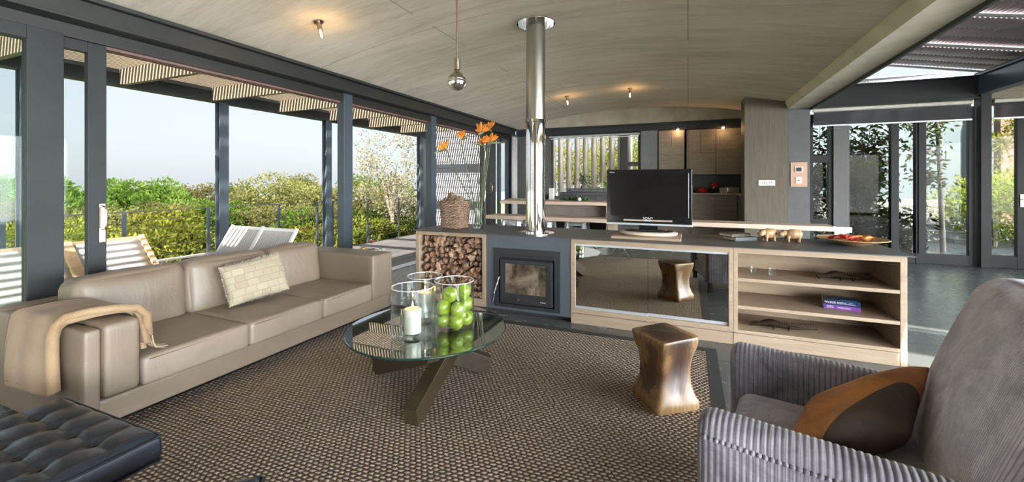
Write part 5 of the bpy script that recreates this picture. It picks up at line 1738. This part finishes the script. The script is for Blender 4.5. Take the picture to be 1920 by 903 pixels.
# ---- things on the bar
ZB = 1.0955
obj('white_vase', MB().box(-2.20,6.90,ZB,-2.12,6.98,ZB+.20), M['white_paint'], label='tall square white vase on the breakfast bar', cat='vase', bevel=.005)
obj('white_bowl', MB().lathe([(0,0),(.04,0),(.085,.06),(.08,.062),(.036,.01),(0,.008)], (-2.42,6.90,ZB), 28), M['white_paint'], label='small white bowl on the breakfast bar beside the flue', cat='bowl', smooth=True)
obj('orange_gourd', MB().ball((-2.53,7.0,ZB+.055), (.05,.05,.055), 16, 12), plain('orange_gourd_skin', (.55,.25,.06,1), .5, var=.3), label='orange gourd just right of the flue on the bar', cat='gourd', smooth='all')
def herbs(cx, cy, rx_, ry_, h, n, lab, seed, name='herb_bunch'):
    random.seed(seed)
    mb = MB()
    for k in range(n):
        a = random.uniform(0,2*PI); q = random.random()**.5
        p = Vector((cx+rx_*q*math.cos(a), cy+ry_*q*math.sin(a), ZB+.004+random.uniform(0,h)*(1-q*.6)))
        d = Vector((random.uniform(-1,1), random.uniform(-1,1), random.uniform(-.2,.8))).normalized()*random.uniform(.02,.045)
        s_ = d.cross(Vector((random.uniform(-1,1),random.uniform(-1,1),random.uniform(-1,1)))).normalized()*.011
        if p.z+d.z < ZB+.002: d.z = abs(d.z)
        mb.add([p, p+d*.5+s_, p+d, p+d*.5-s_], [(0,1,2,3)])
    return obj(name, mb, plain('dark_leaf_%d' % seed, (.05,.10,.025,1), .5, var=.6, scale=30), label=lab, cat='greens')
herbs(-2.27,7.06,.10,.06,.10,260,'dark green salad leaves behind the white bowl on the bar',31)
herbs(-1.68,6.72,.22,.08,.07,500,'flat bunch of green leaves lying in front of the dark crate',32)
obj('garlic_bulb', MB().ball((-1.60,6.62,ZB+.030), (.034,.034,.03), 14, 10), M['white_paint'], label='white garlic bulb on the green leaves on the bar', cat='garlic', smooth='all')
def crate():
    dm = wood('charcoal_stained_wood', (.035,.035,.04,1), (.085,.082,.088,1), 'x', 1.2, .7)
    r = thing('slatted_crate', (-1.62,7.1,ZB), 'dark charcoal slatted wooden crate, the lower and longer one on the bar', 'crate')
    b = MB()
    for k in range(3): b.box(-2.03,6.96,ZB+.002+.043*k,-1.12,6.975,ZB+.038+.043*k)
    b.box(-2.03,6.975,ZB,-2.01,7.26,ZB+.13).box(-1.14,6.975,ZB,-1.12,7.26,ZB+.13).box(-2.01,7.24,ZB,-1.14,7.26,ZB+.13)
    obj('slats', b, dm, r)
    obj('battens', MB().box(-1.80,6.95,ZB,-1.77,6.96,ZB+.125).box(-1.40,6.95,ZB,-1.37,6.96,ZB+.125), dm, r)
    r = thing('slatted_crate', (-1.52,7.1,ZB+.1305), 'dark charcoal slatted tray holding the potted plants, stacked above the lower crate', 'crate')
    b = MB()
    for k in range(2): b.box(-1.92,7.0,ZB+.132+.036*k,-1.12,7.015,ZB+.163+.036*k)
    b.box(-1.92,7.015,ZB+.131,-1.90,7.24,ZB+.20).box(-1.14,7.015,ZB+.131,-1.12,7.24,ZB+.20).box(-1.92,7.0,ZB+.1305,-1.12,7.25,ZB+.1315)
    obj('slats', b, dm, r)
    obj('tray_floor', MB().box(-1.90,7.02,ZB+.1316,-1.14,7.235,ZB+.14), dm, r)
crate()
def potted(x, y, h, lab, seed, leaf, wpot, dark):
    r = thing('potted_plant', (x,y,ZB+.1405), lab, 'plant')
    z0 = ZB+.1405
    obj('pot', MB().lathe([(0,0),(.028,0),(.036,.06),(.032,.06),(0,.05)], (x,y,z0), 20), wpot, r, smooth=True)
    random.seed(seed)
    sm, lm_ = MB(), MB()
    for k in range(7):
        dx, dy = random.uniform(-.05,.05), random.uniform(-.05,.05)
        top = (x+dx, y+dy, z0+.05+h*random.uniform(.6,1))
        sm.tube([(x,y,z0+.05),(x+dx*.4,y+dy*.4,z0+.05+h*.5),top], .003, 5)
        for j in range(leaf):
            p = Vector(top)+Vector((random.uniform(-.04,.04),random.uniform(-.04,.04),random.uniform(-h*.5,.02)))
            d = Vector((random.uniform(-1,1),random.uniform(-1,1),random.uniform(-.5,1))).normalized()*.035
            s_ = d.cross(Vector((random.uniform(-1,1),1,.3))).normalized()*.012
            lm_.add([p,p+d*.5+s_,p+d,p+d*.5-s_], [(0,1,2,3)])
    obj('stems', sm, dark, r); obj('leaves', lm_, dark, r)
dk = plain('dark_foliage', (.035,.05,.02,1), .5, var=.5, scale=20)
potted(-1.66,7.10,.26,'tall dark-leaved plant in the slatted tray, the left one',41,14,M['black'],dk)
potted(-1.36,7.12,.10,'low plant with a white pot in the middle of the slatted tray',42,5,M['white_paint'],plain('pale_flower', (.6,.6,.5,1), .6))
potted(-1.24,7.12,.14,'low green plant with a white pot at the right of the slatted tray',43,8,M['white_paint'],plain('lime_leaf', (.25,.32,.06,1), .6, var=.4))
for k, x in enumerate((-2.76,-2.70,-2.66)):
    obj('kitchen_tongs', MB().tube([(x,6.6,ZB+.008),(x+.12,6.66+.02*k,ZB+.016),(x+.22,6.7,ZB+.008)], .005, 6), M['brushed'], label='thin metal utensil lying on the left end of the bar', cat='utensil', group='metal utensils on the bar', smooth='all')

# timber pole screen outside the kitchen window
pole_m = NT('barked_pole')
n = pole_m.noise(pole_m.coords((4,4,1)), 3, 5, .6)
pole_m.bsdf(pole_m.ramp(n, [(.3,(.30,.21,.15,1)),(.7,(.56,.46,.37,1))]), .8, 0, pole_m.bump(n, .5, .02))
p0 = None
for k in range(10):
    x = -3.50+.232*k
    if p0 is None:
        p0 = obj('timber_pole', MB().tube([(0,0,0),(.004,0,1.2),(-.003,.0,2.3),(0,0,3.4)], [.082,.078,.075,.07], 18), pole_m.m, smooth='all', loc=(0,0,0)); o = p0
    else: o = p0.copy(); COL.objects.link(o)
    o.location = (x, 11.35, 0); o.rotation_euler = (0,0,k*1.3)
    o['label'] = 'upright round timber pole in the screen outside the kitchen window'; o['category'] = 'pole'; o['group'] = 'timber poles outside the kitchen window'
st('yard', MB().box(-6,10.55,-.2,1.2,16,-.01).box(-6,11.2,-.2,1.2,16,-.01), paving)
# ================================================================== WALL FITTINGS AND LAMPS
r = thing('control_panel', (1.80,8.79,1.32), 'copper-coloured board with a thermostat and a keypad on the grey column', 'wall panel')
obj('board', MB().box(1.678,8.785,1.316,1.925,8.799,1.745), plain('copper_oak_board', (.50,.31,.22,1), .45, var=.08), r, bevel=.002)
o = obj('thermostat', MB().box(1.735,8.770,1.57,1.855,8.785,1.67), M['white_paint'], r, bevel=.003)
obj('display', MB().box(1.755,8.768,1.585,1.838,8.770,1.655), M['black'], o)
o = obj('keypad', MB().box(1.75,8.772,1.375,1.84,8.785,1.49), M['white_paint'], r, bevel=.003)
obj('round_key', MB().cyl((1.795,8.770,1.43),(1.795,8.773,1.43),.012,14), M['black'], o)
r = thing('light_switch', (1.31,8.79,1.33), 'white six-gang light switch on the timber panel', 'light switch')
o = obj('plate', MB().box(1.182,8.788,1.335,1.442,8.799,1.437), M['white_paint'], r, bevel=.002)
for k in range(5):
    obj('rocker', MB().box(1.245+.036*k,8.782,1.362,1.270+.036*k,8.789,1.412), M['brushed'], o)
def ceiling_lamp(x, y, tilt, lab, power=.15):
    z = zc(x)
    r = thing('ceiling_bulb', (x,y,z), lab, 'lamp')
    ax = Vector((-math.sin(tilt)*-1, 0, -math.cos(tilt)))
    P = Vector((x,y,z))
    obj('rose', MB().cyl(P+Vector((0,0,.002)), P+ax*.012, .045, 28), M['nickel'], r, smooth=True)
    obj('socket', MB().cyl(P+ax*.012, P+ax*.095, .022, 20), M['nickel'], r, smooth=True)
    obj('glass_bulb', MB().tube([P+ax*.095, P+ax*.11, P+ax*.14, P+ax*.175, P+ax*.185], [.014,.020,.024,.020,.006], 20), M['vase_glass'], r, smooth='all')
    f = MB()
    for k in range(4):
        a = k*PI/2
        o_ = Vector((math.cos(a), math.sin(a), 0))*.008
        f.tube([P+ax*.10+o_*.5, P+ax*.165+o_], .0022, 6)
    obj('filament', f, emit('warm_filament', (1,.55,.16,1), 30), r)
    l = bpy.data.lights.new('bulb_light', 'POINT'); l.energy = power; l.color = (1,.66,.34); l.shadow_soft_size = .03
    lo = bpy.data.objects.new('bulb_light', l); COL.objects.link(lo); lo.parent = r
    lo.location = (ax*.21)
ceiling_lamp(-3.355,3.09,.28,'bare filament ceiling bulb near the window wall, left of the pendant')
ceiling_lamp(-2.229,8.18,.10,'bare filament ceiling bulb over the kitchen, nearer the flue')
ceiling_lamp(-.999,8.09,.02,'bare filament ceiling bulb over the kitchen, nearer the wall cupboards')
for x, lab in ((-.215,'small glowing spot lamp over the left wall cupboard'), (.709,'small glowing spot lamp over the right wall cupboard')):
    r = thing('spot_lamp', (x,10.31,2.56), lab, 'lamp')
    obj('housing', MB().cyl((x,10.31,2.64),(x,10.31,2.60),.035,20), M['nickel'], r, smooth=True)
    obj('bulb', MB().ball((x,10.31,2.585), .026, 16, 10), emit('warm_spot', (1,.55,.25,1), 8), r, smooth='all')
    l = bpy.data.lights.new('spot_light', 'POINT'); l.energy = .35; l.color = (1,.6,.3); l.shadow_soft_size = .03
    lo = bpy.data.objects.new('spot_light', l); COL.objects.link(lo); lo.parent = r; lo.location = (0,-.02,-.02)
# pendant with mirror-crowned globe
def pendant():
    x, y = -1.728, 2.98
    zt = zc(x); zb = 2.215
    r = thing('pendant_lamp', (x,y,zb), 'hanging globe bulb with a mirrored crown on a brown cord', 'lamp')
    obj('cord', MB().cyl((x,y,zb+.26),(x,y,zt),.0055,10), plain('brown_red_cord', (.14,.05,.04,1), .7), r, smooth=True)
    obj('rose', MB().cyl((x,y,zt-.03),(x,y,zt),.05,28), M['nickel'], r, smooth=True)
    obj('rod', MB().cyl((x,y,zb+.175),(x,y,zb+.40),.009,12), M['nickel'], r, smooth=True)
    obj('socket', MB().lathe([(0,.095),(.026,.095),(.026,.18),(.020,.182),(0,.182)], (x,y,zb), 28), M['nickel'], r, smooth=True)
    R_ = .075
    up, lo = [], []
    for i in range(25):
        a = -PI/2+PI*i/24*.86
        rr, z = R_*math.cos(a), R_*math.sin(a)
        (lo if z <= .012 else up).append((max(rr,0), z))
    up = [lo[-1]]+up+[(.022,.085),(.020,.097)]
    obj('clear_neck', MB().lathe(up, (x,y,zb), 40), plain('smoky_mirror_neck', (.42,.38,.30,1), .12, 1), r, smooth='all')
    obj('mirror_crown', MB().lathe(lo, (x,y,zb), 40), M['chrome'], r, smooth='all', label='mirrored lower half of the globe')
pendant()
# ================================================================== DECK FURNITURE
def sling_chair():
    r = thing('deck_lounger', (0,0,0), 'x', 'deck chair')
    L = .56
    # faces -Y; back rises to +Y
    bk_ = MB(); 
    P0, P1 = Vector((0,.0,.36)), Vector((0,.30,.84))
    n = 15
    for k in range(n):
        x = -L/2+.035+(L-.07)*k/(n-1)
        bk_.bar((x,P0.y,P0.z),(x,P1.y,P1.z), .030, .006, (0,1,0))
    obj('slat_back', bk_, M['canvas'], r, local=True)
    rl = MB()
    for s_ in (-1,1): rl.bar((s_*L/2,P0.y-.03,P0.z-.05),(s_*L/2,P1.y+.01,P1.z+.02), .024, .036, (0,1,0))
    rl.bar((-L/2,P1.y,P1.z),(L/2,P1.y,P1.z), .03, .03)
    obj('back_frame', rl, M['white_paint'], r, local=True)
    st_ = MB()
    for k in range(n):
        x = -L/2+.035+(L-.07)*k/(n-1)
        st_.bar((x,0,.36),(x,-.62,.40), .030, .006)
    obj('slat_seat', st_, M['canvas'], r, local=True)
    f = MB()
    for s_ in (-1,1): f.bar((s_*L/2,.02,.34),(s_*L/2,-.66,.39), .024, .045)
    f.bar((-L/2,-.66,.39),(L/2,-.66,.39), .045, .03)
    obj('seat_frame', f, M['white_paint'], r, local=True)
    for sx in (-1,1):
        for y in (.0,-.55):
            obj('leg', MB().bar((sx*(L/2-.02),y,-.018),(sx*(L/2-.02),y,.35), .03, .03), M['white_paint'], r, local=True)
    for sx in (-1,1):
        obj('armrest', MB().box(sx*(L/2+.0)-.03,-.52,.54,sx*(L/2)+.03,.10,.565).box(sx*(L/2)-.015,-.48,.36,sx*(L/2)+.015,-.45,.54), M['canvas'], r, local=True, bevel=.004)
    return r
sc_ = sling_chair()
sc_.location = (-4.98,3.22,0); sc_['label'] = 'white slatted deck chair, the left of the pair facing the sun beyond the sofa back'; sc_['group'] = 'slatted deck chairs'
dup(sc_, (-4.74+.30,3.22,0), 0, 'white slatted deck chair, the right of the pair beyond the sofa back', 'slatted deck chairs')
def canvas_lounger():
    r = thing('canvas_lounger', (0,0,0), 'x', 'sun lounger')
    # back leans to -X, seat runs to +X, width along Y
    W = .60
    def sag(a, b):
        if a < .45:
            t_ = a/.45; x = -.52+.42*t_; z = .78-.44*t_; d = .03*math.sin(t_*PI)
        else:
            t_ = (a-.45)/.55; x = -.10+.62*t_; z = .34+.06*t_; d = .03*math.sin(t_*PI)
        return (x+d*.5, -W/2+.03+(W-.06)*b, z-d)
    c = obj('canvas_sling', MB().grid(sag, 30, 6), M['canvas'], r, smooth='all', local=True)
    c.modifiers.new('t','SOLIDIFY').thickness = .008
    f = MB()
    for s_ in (-1,1):
        f.bar((-.54,s_*W/2,.81),(-.08,s_*W/2,.33), .03, .05, (0,1,0))
        f.bar((-.12,s_*W/2,.33),(.54,s_*W/2,.40), .03, .05)
    f.bar((-.53,-W/2,.79),(-.53,W/2,.79), .03, .03).bar((.53,-W/2,.40),(.53,W/2,.40), .03, .03)
    obj('teak_frame', f, M['teak'], r, local=True, bevel=.003)
    for s_ in (-1,1):
        for x in (-.10,.48): obj('leg', MB().bar((x,s_*W/2,-.018),(x,s_*W/2,.35), .035, .03), M['teak'], r, local=True)
    return r
cl = canvas_lounger()
cl.location = (-5.10,1.80,0); cl['label'] = 'white canvas and teak lounger seen through the narrow sliding-door pane'; cl['group'] = 'canvas loungers'
dup(cl, (-5.10,2.44,0), 0, 'white canvas and teak lounger right of the sliding door stile', 'canvas loungers')
# ================================================================== PLANTING
def foliage(seed, R_, blobs, leaves, ls, squash=.75, hollow=.55, spiky=0, leafw=.45, up=.25):
    """leafy crown made of leaf blades scattered over many clumps inside an ellipsoid of radius R_ (x,y) and R_*squash (z)"""
    rnd = random.Random(seed)
    vs, fs = [], []
    cl_ = []
    for _ in range(blobs):
        while True:
            p = Vector((rnd.uniform(-1,1), rnd.uniform(-1,1), rnd.uniform(-1,1)))
            if hollow < p.length < 1: break
        rr = rnd.uniform(.16,.34)
        cl_.append((Vector((p.x*R_*.82, p.y*R_*.82, p.z*R_*squash*.85)), R_*rr))
    for k in range(leaves):
        c, r_ = cl_[k % blobs]
        d = Vector((rnd.gauss(0,1), rnd.gauss(0,1), rnd.gauss(0,1))).normalized()
        p = c+Vector((d.x,d.y,d.z*.8))*r_*rnd.uniform(.6,1.05)
        t_ = (d+Vector((rnd.uniform(-1,1),rnd.uniform(-1,1),rnd.uniform(-1,1)))*.9+Vector((0,0,up))).normalized()
        s_ = t_.cross(Vector((rnd.uniform(-1,1),rnd.uniform(-1,1),rnd.uniform(-1,1)))).normalized()
        l = ls*rnd.uniform(.6,1.3)
        o = len(vs)
        a, b, e = p, p+t_*l*.5+s_*l*leafw*.5, p+t_*l
        f_ = p+t_*l*.5-s_*l*leafw*.5
        vs += [a, b, e, f_]; fs.append((o,o+1,o+2,o+3))
    mb = MB(); mb.v = [tuple(v) for v in vs]; mb.f = fs; mb.m = [0]*len(fs)
    return mb
def trunk(h, r_, seed, n=5, spread=.5):
    rnd = random.Random(seed)
    mb = MB().tube([(0,0,-h),(.03*h,0,-h*.5),(0,0,0)], [r_,r_*.8,r_*.5], 8)
    for k in range(n):
        a = 2*PI*k/n+rnd.uniform(-.4,.4); L = spread*rnd.uniform(.6,1)
        mb.tube([(0,0,-h*.35),(L*.5*math.cos(a),L*.5*math.sin(a),0),(L*math.cos(a),L*math.sin(a),L*.6)], [r_*.5,r_*.3,r_*.1], 6)
    return mb
bark = plain('grey_bark', (.16,.13,.10,1), .9, var=.3, scale=6)
LG = leaf_mat('fresh_green_leaves', (0.0189, 0.0420, 0.0050, 1), (0.0714, 0.1050, 0.0189, 1))  # leaf colours from here on darkened to balance the bright outdoor light
LY = leaf_mat('yellow_green_leaves', (0.0462, 0.0588, 0.0063, 1), (0.1386, 0.1428, 0.0252, 1))
LO = leaf_mat('olive_leaves', (0.0315, 0.0338, 0.0090, 1), (0.0990, 0.0900, 0.0315, 1))
LD = leaf_mat('dark_green_leaves', (0.0120, 0.0240, 0.0060, 1), (0.0540, 0.0780, 0.0180, 1))
LP = leaf_mat('pale_blossom_leaves', (0.0960, 0.1020, 0.0540, 1), (0.3000, 0.2820, 0.1980, 1))
def make_tree(name, seed, R_, mat, cat, squash, blobs, leaves, ls, hollow=.5, th=2.0, **kw):
    r = thing(name, (0,0,0), 'x', cat)
    obj('crown', foliage(seed, R_, blobs, leaves, ls, squash, hollow, **kw), mat, r, local=True)
    obj('trunk', trunk(R_*squash+th, .035*R_+.05, seed, 5, R_*.55), bark, r, local=True)
    return r
TR = {
 'g': make_tree('leafy_tree', 1, 1.8, LG, 'tree', .9, 46, 9000, .17),
 'o': make_tree('olive_tree', 2, 2.2, LO, 'tree', .95, 60, 11000, .16),
 'o2': make_tree('olive_tree', 3, 2.0, LO, 'tree', 1.25, 56, 10000, .15),
 'y': make_tree('bushy_shrub', 4, 1.15, LY, 'bush', .85, 46, 9000, .11, th=.6),
 'd': make_tree('dark_tree', 5, 2.4, LD, 'tree', 1.0, 60, 10000, .18),
 'p': make_tree('blossom_tree', 6, 1.25, LP, 'tree', 1.75, 46, 6500, .075, th=1.6, hollow=.2),
}
first = {k: True for k in TR}
NAMES = {'g': ('fresh green leafy tree in the belt beyond the deck railing', 'leafy green trees beyond the deck'),
         'o': ('olive-brown rounded tree in the belt beyond the deck railing', 'olive trees beyond the deck'),
         'o2': ('tall olive-yellow tree in the belt beyond the deck railing', 'tall olive trees beyond the deck'),
         'y': ('yellow-green bush low on the slope just below the deck', 'yellow-green bushes below the deck'),
         'd': ('dark green tree far back on the slope', 'dark trees far on the slope')}
rt_ = random.Random(77)
def plant(kind, x, y, ztop, s=1.0, label=None, cat=None):
    src = TR[kind]
    if first[kind]: o = src; first[kind] = False
    else: o = copy_tree(src)
    crown = [c for c in src.children if c.name.startswith('crown')][0]
    top = max(v.co.z for v in crown.data.vertices)
    o.location = (x, y, ztop-top*s)
    o.scale = (s*rt_.uniform(.92,1.08), s*rt_.uniform(.92,1.08), s)
    o.rotation_euler = (0, 0, rt_.uniform(0, 6.28))
    if label: o['label'] = label
    else: o['label'], o['group'] = NAMES[kind]
    return o
def at(u, D):
    """ground point seen in image column u at depth D (plain camera geometry used only to lay out the planting list)"""
    a = (u-960)/F_PX
    return (D*(-math.sin(YAW)+a*math.cos(YAW)), D*(math.cos(YAW)+a*math.sin(YAW)))
def ztop(v, D): return EYE+(341-v)*D/F_PX+.022*D
# (kind, column, depth, crown-top row, scale)
PLAN = [('g',-60,15,338,1.0),('g',30,17,342,.9),('g',150,15,338,1.05),('g',262,16,345,.95),('g',310,18,362,.7),
        ('o',345,24,372,.9),('o',395,20,352,1.0),('o2',440,22,372,.8),('o',470,19,362,.9),('o2',513,20,336,1.0),('o',548,22,352,.9),('o2',570,24,340,.9),('o',600,20,356,.9),
        ('o',655,20,356,1.0),('o2',690,22,350,.8),('o',720,19,362,.9),('o2',755,18,366,.8),('o',790,19,370,.9),
        ('d',675,60,338,1.6),('d',735,64,341,1.6),('d',200,50,356,1.5),('d',330,55,362,1.5),('d',440,60,358,1.4),('d',560,60,345,1.3),('d',50,45,372,1.5),('d',-30,48,370,1.5),('d',110,50,368,1.4),
        ('o',30,13,385,.7),('o',120,14,392,.7),('o',200,13,395,.7),('o2',280,14,392,.6),('o',345,15,388,.75),('g',420,14,385,.6),('o',500,14,398,.7),('g',560,14,400,.7),('o',620,14,392,.75),('g',690,13.5,400,.65),('g',745,13,398,.6),('o',790,13,395,.6),
        ('y',318,9.6,402,1.0),('y',225,10.5,440,.9),('y',150,10.0,425,.8),('y',20,9.5,430,1.0),('y',90,9.3,470,.8),('y',390,10,450,.8),('y',455,10,440,.8),('y',520,10.3,445,.9),('y',585,10.4,432,.9),('y',640,11,425,.9),('y',700,11,420,.95),('y',760,11.4,425,.9),
        ('y',60,8.6,520,.8),('y',190,9,500,.8),('y',300,9,480,.8),('y',420,9.6,480,.7),('y',560,10.4,470,.8),('y',680,11.0,455,.7),('y',800,12.6,420,.8),('y',250,8.8,520,.7),('y',-40,8.6,470,.9)]
for kind, u, D, v, s in PLAN:
    x, y = at(u, D)
    if x > -8.3+ (0 if kind != 'y' else .35): x = -8.3 if kind != 'y' else -7.95
    plant(kind, x, y, ztop(v, D), s)
x, y = at(768, 12.8)
plant('p', x-.4, y-.3, ztop(246, 12.8), 1.0, label='pale blossoming tree behind the railing left of the white wing')
# foliage seen beyond the far dining doors
hx = thing('garden_hedge', (-4.9,14,0), 'bright green hedge seen through the far dining doors and the pole screen', 'hedge')
hm_ = foliage(51, 2.6, 60, 9000, .13, .75, .3)
hm_.v = [(x*1.0-2.6, y*.35+14.2, z+1.3) for x, y, z in hm_.v]
obj('leaves', hm_, LY, hx)
obj('stems', MB().cyl((-4.4,14.2,0),(-4.4,14.2,1.6),.06,8).cyl((-2.6,14.2,0),(-2.6,14.2,1.6),.06,8).cyl((-1.2,14.2,0),(-1.2,14.2,1.6),.06,8), bark, hx)
# courtyard shrub against the glass
def leafy_shrub(name, cx, cy, w, h, n, ls, mat, lab, seed, cat='shrub', stems=7, leafw=.38):
    r = thing(name, (cx,cy,0), lab, cat)
    rnd = random.Random(seed)
    sm, lv = MB(), MB()
    for k in range(stems):
        a = rnd.uniform(0,6.28); q = rnd.uniform(.3,1)
        top = Vector((cx+w*q*math.cos(a), cy+w*.5*q*math.sin(a), h*rnd.uniform(.6,1)))
        mid = Vector((cx+w*.4*q*math.cos(a+.4), cy+w*.2*q*math.sin(a), h*.45))
        sm.tube([(cx+rnd.uniform(-.1,.1),cy,0),mid,top], [.018,.012,.004], 6)
        for j in range(n//stems):
            t_ = rnd.uniform(.05,1)
            b0 = Vector((cx,cy,0)).lerp(mid, min(1,t_*2)) if t_ < .5 else mid.lerp(top, (t_-.5)*2)
            p = b0+Vector((rnd.gauss(0,.16),rnd.gauss(0,.10),rnd.gauss(0,.12)))
            if p.z < .02: p.z = .05
            if p.y < 9.56: p.y = 9.56+rnd.uniform(0,.08)
            d = Vector((rnd.uniform(-1,1),rnd.uniform(-.8,.8),rnd.uniform(-.9,.5))).normalized()*ls*rnd.uniform(.7,1.3)
            if (p+d).y < 9.54: d.y = abs(d.y)
            s_ = d.cross(Vector((rnd.uniform(-1,1),rnd.uniform(-1,1),rnd.uniform(-1,1)))).normalized()*d.length*leafw*.5
            lv.add([p, p+d*.45+s_, p+d, p+d*.45-s_], [(0,1,2,3)])
    obj('leaves', lv, mat, r); obj('stems', sm, bark, r, smooth='all')
LS = leaf_mat('glossy_shrub_leaves', (0.008, 0.014, 0.004, 1), (0.060, 0.080, 0.020, 1), .3, 2.2)
leafy_shrub('courtyard_shrub', 3.0, 10.05, .55, 2.75, 4200, .13, LS, 'tall dense green shrub pressed against the courtyard window', 61, stems=12)
leafy_shrub('courtyard_shrub', 2.35, 10.2, .25, 2.6, 1500, .11, LS, 'green shrub behind the narrow casement window beside the column', 62, stems=6)
leafy_shrub('courtyard_shrub', 3.60, 9.95, .32, .95, 700, .13, LS, 'low spreading shrub at the foot of the courtyard mullions', 63, stems=8)
# overhanging branch high in the wide pane
r = thing('courtyard_tree', (4.7,11.2,0), 'slim courtyard tree whose leafy branch hangs across the wide pane', 'tree')
rnd = random.Random(64); lv = MB(); sm = MB()
sm.tube([(4.75,11.2,0),(4.7,11.2,1.6),(4.6,11.1,3.0)], [.05,.04,.03], 8)
for br in ((4.6,11.1,2.4,3.95,10.9,2.65),(4.7,11.2,2.0,4.0,10.8,2.05),(4.65,11.1,2.9,4.3,11.0,3.1),(4.7,11.2,1.5,4.3,11.0,1.55),(4.7,11.2,2.6,4.9,11.3,3.0)):
    a, b = Vector(br[:3]), Vector(br[3:])
    sm.tube([a, b], [.02,.005], 6)
    for j in range(170):
        p = a.lerp(b, rnd.random())+Vector((rnd.gauss(0,.12),rnd.gauss(0,.12),rnd.gauss(0,.13)))
        d = Vector((rnd.uniform(-1,1),rnd.uniform(-1,1),rnd.uniform(-1,.3))).normalized()*.12*rnd.uniform(.7,1.2)
        s_ = d.cross(Vector((rnd.uniform(-1,1),rnd.uniform(-1,1),.2))).normalized()*.022
        lv.add([p,p+d*.45+s_,p+d,p+d*.45-s_], [(0,1,2,3)])
obj('leaves', lv, LS, r); obj('trunk', sm, bark, r, smooth='all')
# bright hedge beyond the door at the right edge
LH = leaf_mat('lime_hedge_leaves', (0.065, 0.090, 0.010, 1), (0.150, 0.170, 0.026, 1), .3, 2)
hg = thing('lime_hedge', (6.6,12.4,0), 'bright lime-green hedge beyond the door at the right edge', 'hedge')
hm_ = foliage(71, 1.5, 60, 11000, .08, .62, .2)
hm_.v = [(x*1.0+6.55, y*.7+12.4, max(.02, z*1.0+.80)) for x, y, z in hm_.v]
obj('leaves', hm_, LH, hg); obj('stems', MB().cyl((6.1,12.4,0),(6.1,12.4,1.1),.05,8).cyl((7.1,12.4,0),(7.1,12.4,1.1),.05,8), bark, hg)
rb = thing('climbing_shrub', (7.5,14.2,0), 'taller green and rust-coloured climber above the lime hedge', 'shrub')
hm_ = foliage(72, 1.1, 40, 3500, .09, 1.2, .2)
hm_.v = [(x+7.5, y*.5+14.2, z+2.1) for x, y, z in hm_.v]
obj('leaves', hm_, LY, rb); obj('stems', MB().cyl((7.5,14.2,0),(7.5,14.2,2.2),.05,8), bark, rb)
st('wall_garden', MB().box(8.3,16.6,-.1,8.95,16.9,4.2), plain('rust_brick_wall', (.16,.075,.06,1), .8, var=.3, scale=5))
st('trim_19', MB().box(6.35,13.9,0,6.75,14.1,3.6), plain('dark_outdoor_column', (.10,.12,.14,1), .6))
